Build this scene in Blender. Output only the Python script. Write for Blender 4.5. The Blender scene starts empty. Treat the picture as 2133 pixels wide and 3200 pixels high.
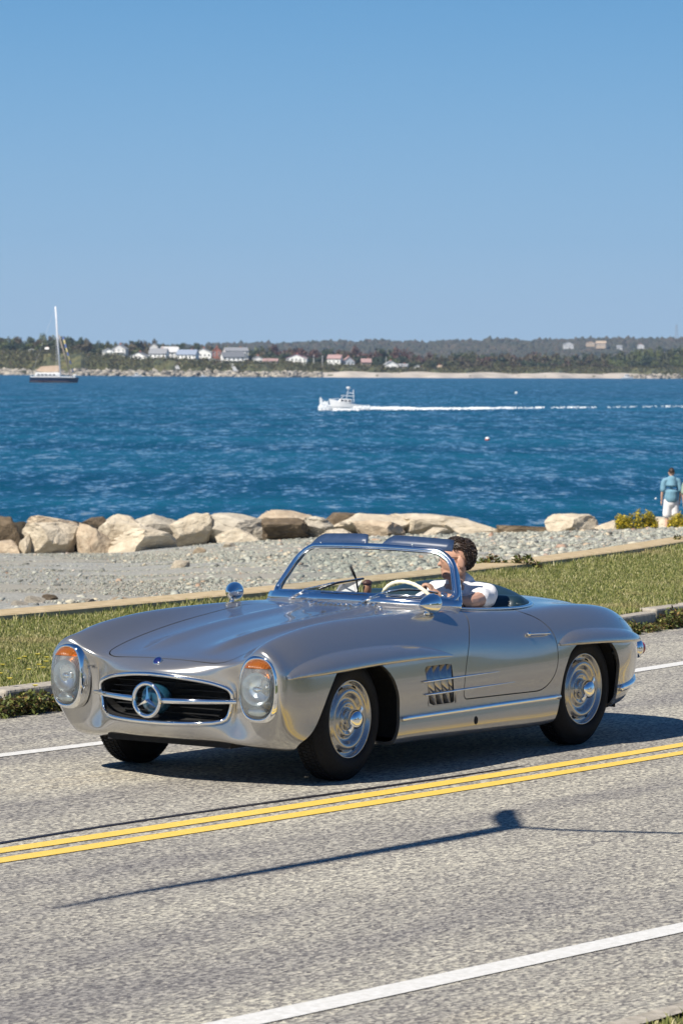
import bpy, bmesh, math, random
import numpy as np
from mathutils import Vector, Matrix, Quaternion
random.seed(7); RNG = np.random.default_rng(7)
SC = bpy.context.scene
COL = SC.collection
R = math.radians

# ------------------------------------------------------------------ camera
# world frame: x = the way the car points, y = to the car's left, z up, origin under its front axle
CAM = np.array([15.782, 11.843, 2.245]); YAW = R(215.2); PITCH = R(-2.3257); ROLL = R(0.4778); FPX = 11134.9
W0, H0 = 2133.0, 3200.0
cd = bpy.data.cameras.new("camera"); cam = bpy.data.objects.new("camera", cd); COL.objects.link(cam); SC.camera = cam
_d = Vector((math.cos(PITCH)*math.cos(YAW), math.cos(PITCH)*math.sin(YAW), math.sin(PITCH)))
_r = _d.cross(Vector((0, 0, 1))).normalized(); _u = _r.cross(_d)
_r2 = _r*math.cos(ROLL)+_u*math.sin(ROLL); _u2 = -_r*math.sin(ROLL)+_u*math.cos(ROLL)
M = Matrix((_r2, _u2, -_d)).transposed().to_4x4(); M.translation = Vector(CAM); cam.matrix_world = M
cd.sensor_fit = 'HORIZONTAL'; cd.sensor_width = 24.0; cd.lens = 24.0*FPX/W0; cd.clip_start = 0.5; cd.clip_end = 40000
cd.dof.use_dof = True; cd.dof.focus_distance = 20.6; cd.dof.aperture_fstop = 10.0
DD = np.array(_d); RR = np.array(_r2); UU = np.array(_u2)
FW = np.array([math.cos(YAW), math.sin(YAW), 0]); RT = np.array([FW[1], -FW[0], 0])
def ray(u, v): return DD + RR*(u-W0/2)/FPX - UU*(v-H0/2)/FPX
def gz(u, v, z=0.0):
    k = ray(u, v); t = (z-CAM[2])/k[2]; return CAM+k*t
def gd(u, v, d):
    k = ray(u, v); t = d/k.dot(FW); return CAM+k*t
def fr(d, r, z=0.0):
    p = CAM+FW*d+RT*r; return np.array([p[0], p[1], z])

# ------------------------------------------------------------------ sky and sun
SUN = Vector((0.92, -0.135, 0.98)).normalized()
w = bpy.data.worlds.new("World"); SC.world = w; w.use_nodes = True
nt = w.node_tree; nt.nodes.clear()
sky = nt.nodes.new('ShaderNodeTexSky'); sky.sky_type = 'NISHITA'; sky.sun_disc = False
sky.sun_elevation = math.asin(SUN.z); sky.sun_rotation = math.atan2(SUN.x, SUN.y)
sky.altitude = 200; sky.air_density = 1.0; sky.dust_density = 0.6; sky.ozone_density = 3.0
bg = nt.nodes.new('ShaderNodeBackground'); bg.inputs['Strength'].default_value = 0.095
# clear autumn sky, measured pale at the horizon, deepening upwards; upper dome darkened to deepen shadows
tcw = nt.nodes.new('ShaderNodeTexCoord'); sxy = nt.nodes.new('ShaderNodeSeparateXYZ'); nt.links.new(tcw.outputs['Generated'], sxy.inputs[0])
rmp = nt.nodes.new('ShaderNodeValToRGB'); rmp.color_ramp.interpolation = 'B_SPLINE'; _e = rmp.color_ramp.elements
for _ in range(5): _e.new(.5)
for _i, (_p, _c) in enumerate([(0, (.35, .51, .69)), (.035, (.265, .455, .68)), (.105, (.105, .335, .63)), (.25, (.050, .185, .46)), (.45, (.030, .115, .32)), (.7, (.018, .078, .24)), (1, (.012, .06, .19))]): _e[_i].position = _p; _e[_i].color = (*_c, 1)
nt.links.new(sxy.outputs['Z'], rmp.inputs[0])
scl = nt.nodes.new('ShaderNodeVectorMath'); scl.operation = 'SCALE'; scl.inputs['Scale'].default_value = .76/.095; nt.links.new(rmp.outputs[0], scl.inputs[0])
hsv = nt.nodes.new('ShaderNodeMix'); hsv.data_type = 'RGBA'; hsv.inputs[0].default_value = .94
out = nt.nodes.new('ShaderNodeOutputWorld')
nt.links.new(sky.outputs[0], hsv.inputs[6]); nt.links.new(scl.outputs[0], hsv.inputs[7]); nt.links.new(hsv.outputs[2], bg.inputs['Color']); nt.links.new(bg.outputs[0], out.inputs['Surface'])
sl = bpy.data.lights.new("sun", 'SUN'); sl.energy = 5.0; sl.angle = R(0.5); sl.color = (1.0, 0.93, 0.82)
so = bpy.data.objects.new("sun", sl); COL.objects.link(so); so.rotation_euler = SUN.to_track_quat('Z', 'Y').to_euler(); so.location = (0, 0, 60)
SC.view_settings.view_transform = 'Standard'; SC.view_settings.look = 'None'; SC.view_settings.gamma = 1.0
SC.view_settings.use_curve_mapping = False; SC.view_settings.exposure = 0.45

# ------------------------------------------------------------------ helpers
def mesh(name, V, F, smooth=False):
    me = bpy.data.meshes.new(name); me.from_pydata([tuple(map(float, v)) for v in V], [], [tuple(f) for f in F]); me.validate()
    if smooth: me.shade_smooth()
    return me
def obj(name, me, mat=None, parent=None):
    o = bpy.data.objects.new(name, me); COL.objects.link(o)
    if mat is not None and len(me.materials) == 0: me.materials.append(mat)
    if parent is not None: o.parent = parent
    return o
def mk(name, V, F, mat=None, parent=None, smooth=False): return obj(name, mesh(name, V, F, smooth), mat, parent)
def tag(o, label=None, cat=None, group=None, kind=None):
    for k, v in (('label', label), ('category', cat), ('group', group), ('kind', kind)):
        if v: o[k] = v
    return o
def thing(name, label, cat, loc=(0, 0, 0), rz=0.0, group=None):
    o = bpy.data.objects.new(name, None); COL.objects.link(o); o.location = loc; o.rotation_euler = (0, 0, rz)
    o.empty_display_size = 0.2
    return tag(o, label, cat, group)
def copy_tree(o, parent=None):
    c = o.copy(); COL.objects.link(c)
    if parent: c.parent = parent
    for ch in list(o.children): copy_tree(ch, c)
    return c
def join(parts):
    V = []; F = []
    for v, f in parts:
        n = len(V); V += [tuple(p) for p in v]; F += [tuple(i+n for i in q) for q in f]
    return V, F
def box(x0, x1, y0, y1, z0, z1):
    V = [(x, y, z) for x in (x0, x1) for y in (y0, y1) for z in (z0, z1)]
    return V, [(0, 1, 3, 2), (4, 6, 7, 5), (0, 4, 5, 1), (2, 3, 7, 6), (0, 2, 6, 4), (1, 5, 7, 3)]
def bevel(o, wd=0.005, seg=2):
    m = o.modifiers.new('bevel', 'BEVEL'); m.width = wd; m.segments = seg; m.limit_method = 'ANGLE'; return o
def lathe(prof, axis='y', n=48, org=(0, 0, 0), cap=False):
    V = []; F = []
    for r, h in prof:
        for k in range(n):
            a = 2*math.pi*k/n; c, s = math.cos(a)*r, math.sin(a)*r
            p = {'y': (c, h, s), 'z': (c, s, h), 'x': (h, c, s)}[axis]
            V.append((p[0]+org[0], p[1]+org[1], p[2]+org[2]))
    for i in range(len(prof)-1):
        for k in range(n):
            a, b = i*n+k, i*n+(k+1) % n
            F.append((a, b, b+n, a+n))
    if cap: F.append(tuple(range(n))[::-1]); F.append(tuple((len(prof)-1)*n+k for k in range(n)))
    return V, F
def sweep(path, sec, closed=False, scale=None, up=(0, 0, 1), caps=True):
    """sweep a 2D section (a: sideways, b: along up) along a path; scale per point (number or pair)"""
    P = np.array(path, float); n = len(P); m = len(sec); V = []; F = []; upv = np.array(up, float)
    for i in range(n):
        if closed: t = P[(i+1) % n]-P[i-1]
        else: t = P[min(i+1, n-1)]-P[max(i-1, 0)]
        t /= np.linalg.norm(t)+1e-12
        u = upv[i] if upv.ndim == 2 else upv
        s = np.cross(t, u); s /= np.linalg.norm(s)+1e-12; u2 = np.cross(s, t)
        sc = (1, 1) if scale is None else (scale[i] if hasattr(scale[i], '__len__') else (scale[i], scale[i]))
        for a, b in sec: V.append(P[i]+s*a*sc[0]+u2*b*sc[1])
    for i in range(n if closed else n-1):
        j = (i+1) % n
        for k in range(m): F.append((i*m+k, i*m+(k+1) % m, j*m+(k+1) % m, j*m+k))
    if caps and not closed: F.append(tuple(range(m))[::-1]); F.append(tuple((n-1)*m+k for k in range(m)))
    return V, F
def circ(rx, ry=None, n=10, ph=0.0):
    ry = rx if ry is None else ry
    return [(rx*math.cos(2*math.pi*k/n+ph), ry*math.sin(2*math.pi*k/n+ph)) for k in range(n)]
def spline(P, n=8, closed=False):
    P = np.array(P, float); N = len(P); out = []
    for i in range(N if closed else N-1):
        g = (lambda k: P[k % N]) if closed else (lambda k: P[min(max(k, 0), N-1)])
        p0, p1, p2, p3 = g(i-1), g(i), g(i+1), g(i+2)
        for k in range(n):
            t = k/n; out.append(0.5*((2*p1)+(-p0+p2)*t+(2*p0-5*p1+4*p2-p3)*t*t+(-p0+3*p1-3*p2+p3)*t**3))
    if not closed: out.append(P[-1])
    return np.array(out)
def tube(path, r, n=8, **k): return sweep(path, circ(r, n=n), **k)
def ell(c, r, nu=16, nv=10, rot=None):
    V = []; F = []
    for i in range(nv+1):
        th = math.pi*i/nv
        for k in range(nu):
            a = 2*math.pi*k/nu
            p = Vector((r[0]*math.sin(th)*math.cos(a), r[1]*math.sin(th)*math.sin(a), r[2]*math.cos(th)))
            if rot is not None: p = rot @ p
            V.append((p.x+c[0], p.y+c[1], p.z+c[2]))
    for i in range(nv):
        for k in range(nu):
            F.append((i*nu+k, (i+1)*nu+k, (i+1)*nu+(k+1) % nu, i*nu+(k+1) % nu))
    return V, F

# ------------------------------------------------------------------ materials
def pm(name, col=(.5, .5, .5), rough=.5, metal=0.0, coat=0.0, **kw):
    m = bpy.data.materials.new(name); m.use_nodes = True; b = m.node_tree.nodes['Principled BSDF']
    b.inputs['Base Color'].default_value = (*col, 1); b.inputs['Roughness'].default_value = rough; b.inputs['Metallic'].default_value = metal
    b.inputs['Coat Weight'].default_value = coat; b.inputs['Coat Roughness'].default_value = kw.get('coatr', 0.02)
    if 'trans' in kw: b.inputs['Transmission Weight'].default_value = kw['trans']
    if 'ior' in kw: b.inputs['IOR'].default_value = kw['ior']
    if 'spec' in kw: b.inputs['Specular IOR Level'].default_value = kw['spec']
    if 'sheen' in kw: b.inputs['Sheen Weight'].default_value = kw['sheen']
    return m
class NT:
    def __init__(s, m): s.t = m.node_tree; s.b = s.t.nodes['Principled BSDF']
    def n(s, ty, **kw):
        x = s.t.nodes.new('ShaderNode'+ty)
        for k, v in kw.items():
            if hasattr(x, k): setattr(x, k, v)
            else: x.inputs[k.replace('_', ' ')].default_value = v
        return x
    def l(s, a, b): s.t.links.new(a, b)
    def noise(s, vec, scale, detail=4, rough=.55, dim='3D'):
        x = s.n('TexNoise', noise_dimensions=dim); x.inputs['Scale'].default_value = scale; x.inputs['Detail'].default_value = detail; x.inputs['Roughness'].default_value = rough
        s.l(vec, x.inputs['Vector']); return x.outputs['Fac']
    def ramp(s, fac, stops):
        x = s.n('ValToRGB'); e = x.color_ramp.elements
        while len(e) < len(stops): e.new(0.5)
        for i, (p, c) in enumerate(stops): e[i].position = p; e[i].color = (*c, 1) if len(c) == 3 else c
        s.l(fac, x.inputs['Fac']); return x.outputs['Color']
    def mapr(s, fac, a, b, c, d):
        x = s.n('MapRange'); s.l(fac, x.inputs['Value'])
        for i, v in enumerate((a, b, c, d)): x.inputs[1+i].default_value = v
        return x.outputs[0]
    def mix(s, fac, a, b, mode='MIX'):
        x = s.n('Mix', data_type='RGBA', blend_type=mode)
        for inp, v in ((x.inputs[0], fac), (x.inputs[6], a), (x.inputs[7], b)):
            if isinstance(v, (float, int)): inp.default_value = v
            elif isinstance(v, tuple): inp.default_value = (*v, 1)
            else: s.l(v, inp)
        return x.outputs[2]
    def math(s, op, a, b=None):
        x = s.n('Math', operation=op)
        for i, v in enumerate((a, b)):
            if v is None: continue
            if isinstance(v, (float, int)): x.inputs[i].default_value = v
            else: s.l(v, x.inputs[i])
        return x.outputs[0]
    def obj_vec(s, scale=(1, 1, 1)):
        c = s.n('TexCoord'); mp = s.n('Mapping'); mp.inputs['Scale'].default_value = scale; s.l(c.outputs['Object'], mp.inputs['Vector']); return mp.outputs[0]
    def bump(s, h, strength=.3, dist=.01, prev=None):
        x = s.n('Bump'); x.inputs['Strength'].default_value = strength; x.inputs['Distance'].default_value = dist; s.l(h, x.inputs['Height'])
        if prev is not None: s.l(prev, x.inputs['Normal'])
        s.l(x.outputs[0], s.b.inputs['Normal']); return x.outputs[0]
    def col(s, c): s.l(c, s.b.inputs['Base Color'])
    def ro(s, c): s.l(c, s.b.inputs['Roughness'])
def noisy(name, c1, c2, scale, rough=.7, metal=0, coat=0, bump=0.0, bdist=.01, detail=5, vs=(1, 1, 1), **kw):
    m = pm(name, c1, rough, metal, coat, **kw); t = NT(m); v = t.obj_vec(vs); f = t.noise(v, scale, detail)
    t.col(t.ramp(f, [(.35, c1), (.65, c2)]))
    if bump: t.bump(f, bump, bdist)
    return m
# car
PAINT = noisy('silver_paint', (.40, .392, .38), (.425, .417, .405), 900, rough=.22, metal=.80, coat=1.0, coatr=.01)
CHROME = noisy('chrome', (.86, .87, .88), (.80, .81, .83), 12, rough=.05, metal=1.0)
RIMM = noisy('painted_rim', (.40, .39, .375), (.43, .42, .40), 200, rough=.22, metal=.75, coat=1.0)
RUBBER = noisy('tyre_rubber', (.006, .006, .007), (.010, .010, .011), 60, rough=.75, spec=.25)
BLACK = noisy('black_underseal', (.006, .006, .007), (.012, .012, .012), 40, rough=.85)
TEAL = noisy('dark_blue_leather', (.010, .028, .042), (.018, .040, .055), 8, rough=.38, bump=.15, bdist=.002)
NAVY = noisy('navy_vinyl', (.022, .045, .10), (.03, .055, .12), 20, rough=.42)
CREAM = noisy('cream_plastic', (.78, .72, .52), (.82, .76, .58), 20, rough=.25, coat=.6)
REDL = noisy('red_lens', (.35, .01, .01), (.4, .02, .015), 50, rough=.1, coat=1)
GLASS = pm('clear_glass', (1, 1, 1), 0.0, 0, 0, trans=1.0, ior=1.0)
def thin_glass(name, tint, refl):
    m = bpy.data.materials.new(name); m.use_nodes = True; t = m.node_tree; t.nodes.clear()
    o = t.nodes.new('ShaderNodeOutputMaterial'); tr = t.nodes.new('ShaderNodeBsdfTransparent'); gl = t.nodes.new('ShaderNodeBsdfGlossy'); mx = t.nodes.new('ShaderNodeMixShader'); fr_ = t.nodes.new('ShaderNodeFresnel'); mu = t.nodes.new('ShaderNodeMath')
    tr.inputs[0].default_value = (*tint, 1); gl.inputs['Roughness'].default_value = 0.01; fr_.inputs[0].default_value = 1.5; mu.operation = 'MULTIPLY'; mu.inputs[1].default_value = refl
    t.links.new(fr_.outputs[0], mu.inputs[0]); t.links.new(mu.outputs[0], mx.inputs[0]); t.links.new(tr.outputs[0], mx.inputs[1]); t.links.new(gl.outputs[0], mx.inputs[2]); t.links.new(mx.outputs[0], o.inputs[0])
    return m
GLASS = thin_glass('windscreen_glass', (.93, .96, .95), 1.2)
def lens_glass(name, tint, milky, ribs):
    m = thin_glass(name, tint, 1.6); t = m.node_tree; o = t.nodes['Material Output']; cur = o.inputs[0].links[0].from_socket
    d = t.nodes.new('ShaderNodeBsdfPrincipled'); d.inputs['Base Color'].default_value = (*[min(1, c*.95) for c in tint], 1); d.inputs['Roughness'].default_value = .2
    mx = t.nodes.new('ShaderNodeMixShader'); mx.inputs[0].default_value = milky; t.links.new(cur, mx.inputs[1]); t.links.new(d.outputs[0], mx.inputs[2]); t.links.new(mx.outputs[0], o.inputs[0])
    tc = t.nodes.new('ShaderNodeTexCoord'); wv = t.nodes.new('ShaderNodeTexWave'); wv.bands_direction = 'Y'; wv.inputs['Scale'].default_value = ribs; wv.inputs['Distortion'].default_value = 1.0; b = t.nodes.new('ShaderNodeBump'); b.inputs['Strength'].default_value = .6; b.inputs['Distance'].default_value = .003
    t.links.new(tc.outputs['Object'], wv.inputs[0]); t.links.new(wv.outputs['Fac'], b.inputs['Height'])
    for n in t.nodes:
        if n.bl_idname in ('ShaderNodeBsdfGlossy', 'ShaderNodeBsdfPrincipled'): t.links.new(b.outputs[0], n.inputs['Normal'])
    return m
LENS = lens_glass('ribbed_lens_glass', (.94, .99, 1.0), .12, 40); AMBER = lens_glass('amber_plastic', (.80, .24, .03), .30, 25)
_t = NT(LENS); _v = _t.obj_vec((1, 1, .12)); _n = _t.n('TexWave', wave_type='BANDS', bands_direction='Y'); _n.inputs['Scale'].default_value = 55; _n.inputs['Distortion'].default_value = 1.2; _t.l(_v, _n.inputs['Vector']); _t.bump(_n.outputs['Fac'], .5, .004)

# ================================================================== CAR
car = thing('roadster', 'silver open-top vintage roadster with chrome grille, driving on the coastal road', 'car')
RINGS = [
 # x,y,z for 14 columns from the bottom centre round the side to the top centre
 [(.745,0,.335),(.735,.16,.337),(.695,.31,.343),(.64,.40,.358),(.622,.425,.40),(.622,.437,.44),(.624,.443,.475),(.628,.440,.50),(.634,.425,.518),(.645,.39,.533),(.668,.33,.548),(.70,.24,.562),(.735,.13,.575),(.752,0,.582)],
 [(.748,0,.305),(.736,.17,.307),(.69,.33,.313),(.63,.43,.335),(.615,.455,.39),(.614,.465,.44),(.617,.47,.48),(.622,.468,.515),(.63,.45,.545),(.645,.41,.562),(.668,.34,.580),(.702,.25,.594),(.735,.135,.606),(.750,0,.612)],
 [(.725,0,.262),(.712,.18,.262),(.665,.36,.264),(.612,.48,.275),(.598,.505,.36),(.604,.512,.44),(.608,.516,.51),(.614,.513,.565),(.622,.505,.61),(.63,.47,.625),(.65,.39,.628),(.675,.28,.634),(.698,.15,.642),(.706,0,.646)],
 [(.66,0,.235),(.65,.19,.234),(.61,.38,.232),(.585,.60,.235),(.622,.712,.36),(.650,.752,.46),(.656,.754,.56),(.664,.738,.65),(.672,.655,.724),(.64,.56,.70),(.62,.46,.668),(.625,.33,.666),(.635,.17,.672),(.64,0,.673)],
 [(.50,0,.215),(.49,.2,.214),(.48,.40,.212),(.51,.69,.208),(.555,.772,.34),(.574,.795,.46),(.576,.796,.57),(.58,.772,.67),(.585,.655,.768),(.56,.56,.742),(.54,.47,.700),(.535,.34,.688),(.535,.18,.694),(.535,0,.695)],
 [(.38,0,.205),(.38,.2,.205),(.38,.42,.203),(.40,.76,.195),(.41,.812,.33),(.42,.825,.46),(.42,.822,.58),(.42,.79,.70),(.42,.66,.808),(.41,.56,.78),(.40,.475,.734),(.40,.35,.715),(.40,.19,.722),(.40,0,.722)],
 [(.15,0,.2),(.15,.2,.2),(.15,.42,.2),(.15,.78,.19),(.15,.822,.33),(.15,.835,.46),(.15,.832,.59),(.15,.795,.72),(.15,.655,.842),(.15,.56,.82),(.15,.475,.774),(.15,.35,.753),(.15,.19,.762),(.15,0,.763)],
 [(-.15,0,.2),(-.15,.2,.2),(-.15,.42,.2),(-.15,.785,.185),(-.15,.825,.33),(-.15,.837,.46),(-.15,.834,.59),(-.15,.798,.73),(-.15,.66,.858),(-.15,.565,.842),(-.15,.475,.805),(-.15,.35,.788),(-.15,.19,.797),(-.15,0,.799)],
 [(-.5,0,.2),(-.5,.2,.2),(-.5,.42,.2),(-.5,.785,.185),(-.5,.825,.33),(-.5,.835,.46),(-.5,.832,.59),(-.5,.798,.73),(-.5,.67,.862),(-.5,.58,.856),(-.5,.475,.832),(-.5,.35,.820),(-.5,.19,.826),(-.5,0,.83)],
 [(-.85,0,.2),(-.85,.2,.2),(-.85,.42,.2),(-.85,.785,.182),(-.85,.825,.33),(-.85,.833,.46),(-.85,.830,.59),(-.85,.80,.73),(-.85,.68,.860),(-.85,.59,.864),(-.85,.475,.853),(-.85,.35,.848),(-.85,.19,.853),(-.85,0,.857)],
 [(-1.15,0,.2),(-1.15,.2,.2),(-1.15,.42,.2),(-1.15,.785,.18),(-1.15,.825,.33),(-1.15,.832,.46),(-1.15,.828,.59),(-1.15,.802,.72),(-1.15,.70,.845),(-1.15,.61,.868),(-1.15,.475,.872),(-1.15,.35,.874),(-1.15,.19,.88),(-1.15,0,.884)],
 [(-1.6,0,.2),(-1.6,.2,.2),(-1.6,.42,.2),(-1.6,.785,.175),(-1.6,.826,.33),(-1.6,.835,.46),(-1.6,.832,.59),(-1.6,.80,.71),(-1.6,.715,.815),(-1.6,.625,.848),(-1.6,.475,.86),(-1.6,.35,.868),(-1.6,.19,.875),(-1.6,0,.88)],
 [(-2.0,0,.2),(-2.0,.2,.2),(-2.0,.42,.2),(-2.0,.79,.175),(-2.0,.832,.33),(-2.0,.843,.46),(-2.0,.842,.59),(-2.0,.812,.71),(-2.0,.72,.806),(-2.0,.62,.836),(-2.0,.475,.852),(-2.0,.35,.863),(-2.0,.19,.872),(-2.0,0,.877)],
 [(-2.4,0,.2),(-2.4,.2,.2),(-2.4,.42,.2),(-2.4,.79,.18),(-2.4,.84,.33),(-2.4,.855,.46),(-2.4,.856,.60),(-2.4,.83,.715),(-2.4,.72,.818),(-2.4,.60,.835),(-2.4,.475,.835),(-2.4,.35,.845),(-2.4,.19,.855),(-2.4,0,.86)],
 [(-2.8,0,.22),(-2.8,.2,.22),(-2.8,.42,.22),(-2.8,.76,.205),(-2.8,.825,.34),(-2.8,.845,.46),(-2.8,.843,.59),(-2.8,.805,.70),(-2.8,.70,.795),(-2.8,.58,.805),(-2.8,.46,.795),(-2.8,.34,.80),(-2.8,.18,.81),(-2.8,0,.815)],
 [(-3.1, 0, 0.26), (-3.1, 0.2, 0.26), (-3.1, 0.42, 0.26), (-3.1, 0.655, 0.262), (-3.1, 0.725, 0.36), (-3.1, 0.748, 0.46), (-3.1, 0.746, 0.57), (-3.1, 0.71, 0.655), (-3.1, 0.615, 0.735), (-3.1, 0.52, 0.752), (-3.1, 0.42, 0.75), (-3.1, 0.32, 0.752), (-3.1, 0.17, 0.76), (-3.1, 0, 0.765)],
 [(-3.4, 0, 0.31), (-3.4, 0.16, 0.31), (-3.4, 0.32, 0.31), (-3.4, 0.46, 0.32), (-3.4, 0.545, 0.385), (-3.4, 0.572, 0.46), (-3.4, 0.57, 0.54), (-3.4, 0.545, 0.605), (-3.4, 0.475, 0.66), (-3.4, 0.41, 0.678), (-3.4, 0.34, 0.682), (-3.4, 0.25, 0.688), (-3.4, 0.13, 0.692), (-3.4, 0, 0.695)],
 [(-3.62, 0, 0.35), (-3.62, 0.12, 0.35), (-3.62, 0.23, 0.35), (-3.62, 0.32, 0.36), (-3.62, 0.39, 0.4), (-3.62, 0.415, 0.46), (-3.62, 0.41, 0.51), (-3.62, 0.39, 0.555), (-3.62, 0.34, 0.588), (-3.62, 0.28, 0.6), (-3.62, 0.22, 0.606), (-3.62, 0.16, 0.61), (-3.62, 0.08, 0.613), (-3.62, 0, 0.615)],
 [(-3.74,0,.40),(-3.74,.07,.40),(-3.74,.14,.405),(-3.74,.2,.415),(-3.74,.24,.435),(-3.74,.25,.46),(-3.74,.245,.48),(-3.74,.23,.50),(-3.74,.2,.515),(-3.74,.16,.525),(-3.74,.12,.53),(-3.74,.08,.533),(-3.74,.04,.535),(-3.74,0,.536)],
 [(-3.76,0,.45),(-3.76,.01,.45),(-3.76,.02,.45),(-3.76,.03,.455),(-3.76,.035,.46),(-3.76,.035,.465),(-3.76,.035,.47),(-3.76,.03,.475),(-3.76,.025,.48),(-3.76,.02,.482),(-3.76,.015,.484),(-3.76,.01,.485),(-3.76,.005,.486),(-3.76,0,.486)],
]
G = np.array(RINGS, float)
# boot deck stands a little prouder between the rear wings; the sill rolls under late
for _i, _dz in ((12, .004), (13, .018), (14, .036), (15, .040), (16, .034), (17, .018)):
    G[_i, 10:, 2] += _dz*np.array([.45, .85, 1, 1]); G[_i, 9, 2] += _dz*.12
for _i in range(7, 13): G[_i, 3, 1] += .020; G[_i, 3, 2] -= .012; G[_i, 2, 1] = .55; G[_i, 2, 2] = G[_i, 3, 2]+.01                                    # (20,14,3)
def bs(C, axis, sub, mirror):
    """uniform cubic B-spline along an axis that passes (after correction) close to the control points"""
    C = np.moveaxis(C, axis, 0); n = len(C)
    def pad(C):
        if mirror:
            f = np.array([1, -1, 1]); return np.concatenate([C[1:2]*f, C, C[-2:-1]*f])
        return np.concatenate([2*C[:1]-C[1:2], C, 2*C[-1:]-C[-2:-1]])
    Q = C.copy()
    for _ in range(4):
        P = pad(Q); S = (P[:-2]+4*P[1:-1]+P[2:])/6; Q = Q+(C-S)*0.85
    P = pad(Q); out = []
    for i in range(n-1):
        for k in range(sub):
            t = k/sub; b = [(1-t)**3/6, (3*t**3-6*t*t+4)/6, (-3*t**3+3*t*t+3*t+1)/6, t**3/6]
            out.append(sum(b[m]*P[i+m] for m in range(4)))
    out.append((P[n-1]+4*P[n]+P[n+1])/6)
    return np.moveaxis(np.array(out), 0, axis)
S1 = bs(G, 1, 10, True)
S = bs(S1, 0, 9, False)
S[:, 0, 1] = 0; S[:, -1, 1] = 0
# the two long power bulges on the bonnet
yy = S[..., 1]; xx = S[..., 0]; top = S[..., 2] > .55
def sstep(a, b, x): t = np.clip((x-a)/(b-a), 0, 1); return t*t*(3-2*t)
yc = .215+.03*sstep(.5, -.9, xx)
dy = (yy-yc)
bul = np.where(dy > 0, np.exp(-(dy/.030)**2), np.exp(-(dy/.080)**2))
S[..., 2] += .025*bul*sstep(.60, .25, xx)*sstep(-1.12, -.9, xx)*top
NI, NJ = S.shape[:2]
Vb = []; idx = np.zeros((NI, 2*NJ-1), int)
for i in range(NI):
    for j in range(2*NJ-1):
        jj = j-(NJ-1)                                  # negative = right side
        p = S[i, NJ-1-abs(jj)].copy() if True else None
        if jj < 0: p[1] = -p[1]
        idx[i, j] = len(Vb); Vb.append(p)
Vb = np.array(Vb)
# j runs bottom-centre (right side) .. top centre .. bottom-centre (left side)
Fb = [(idx[i, j], idx[i+1, j], idx[i+1, j+1], idx[i, j+1]) for i in range(NI-1) for j in range(2*NJ-2)]
def vnormals(V, F):
    V = np.asarray(V); F4 = np.array([(f[0], f[1], f[2], f[-1]) for f in F])
    n = np.cross(V[F4[:, 2]]-V[F4[:, 0]], V[F4[:, 3]]-V[F4[:, 1]])
    N = np.zeros_like(V)
    for k in range(4): np.add.at(N, F4[:, k], n)
    return N/(np.linalg.norm(N, axis=1)[:, None]+1e-12)
Nb = vnormals(Vb, Fb)
if Nb[idx[60, 2*NJ-1-40]][1] < 0: Nb = -Nb; Fb = [f[::-1] for f in Fb]
def clip(V, F, N, s):
    """keep the part of the mesh where s > 0"""
    V = list(V); N = list(N); s = list(s); edge = {}
    out = []; sa = np.array(s)
    for f in F:
        sf = [s[i] for i in f]
        if min(sf) > 0: out.append(f); continue
        if max(sf) <= 0: continue
        poly = []
        for k in range(len(f)):
            a, b = f[k], f[(k+1) % len(f)]
            if s[a] > 0: poly.append(a)
            if (s[a] > 0) != (s[b] > 0):
                key = (min(a, b), max(a, b))
                if key not in edge:
                    t = s[a]/(s[a]-s[b]); edge[key] = len(V)
                    V.append(V[a]+(V[b]-V[a])*t); N.append(N[a]+(N[b]-N[a])*t); s.append(1e-9)
                poly.append(edge[key])
        if len(poly) >= 3: out.append(tuple(poly))
    used = sorted({i for f in out for i in f}); mp = {a: k for k, a in enumerate(used)}
    return np.array([V[i] for i in used]), [tuple(mp[i] for i in f) for f in out], np.array([N[i] for i in used])
def sdf(P, poly):
    """signed distance, positive inside"""
    P = np.asarray(P); poly = np.asarray(poly); d = np.full(len(P), 1e9); ins = np.zeros(len(P), bool)
    for i in range(len(poly)):
        a, b = poly[i], poly[(i+1) % len(poly)]; ab = b-a; t = np.clip(((P-a)@ab)/(ab@ab+1e-12), 0, 1)
        d = np.minimum(d, np.linalg.norm(P-a-t[:, None]*ab, axis=1))
        c = (a[1] > P[:, 1]) != (b[1] > P[:, 1])
        xi = a[0]+(P[:, 1]-a[1])*(b[0]-a[0])/(b[1]-a[1]+1e-12)
        ins ^= c & (P[:, 0] < xi)
    return np.where(ins, d, -d)
def panel(name, V, F, N, mat, parent, skirt=.012):
    """thin sheet panel: smooth outer skin plus a folded-in edge"""
    V = list(V); n0 = len(V); cnt = {}
    for f in F:
        for k in range(len(f)):
            a, b = f[k], f[(k+1) % len(f)]; cnt[(a, b)] = 1
    be = [(a, b) for (a, b) in cnt if (b, a) not in cnt]
    F = list(F); mp = {}; nsk = len(F)
    for a, b in be:
        for i in (a, b):
            if i not in mp:
                nn = N[i]/(np.linalg.norm(N[i])+1e-9); V.append(V[i]); V.append(V[i]-nn*skirt); mp[i] = (len(V)-2, len(V)-1)
        F.append((mp[b][0], mp[a][0], mp[a][1], mp[b][1]))
    o = mk(name, V, F, mat, parent, smooth=True)
    return o
XZ = lambda V: V[:, [0, 2]]
XY = lambda V: V[:, [0, 1]]
def smooth_poly(P, n=6): return spline(P, n, closed=True)
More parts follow.
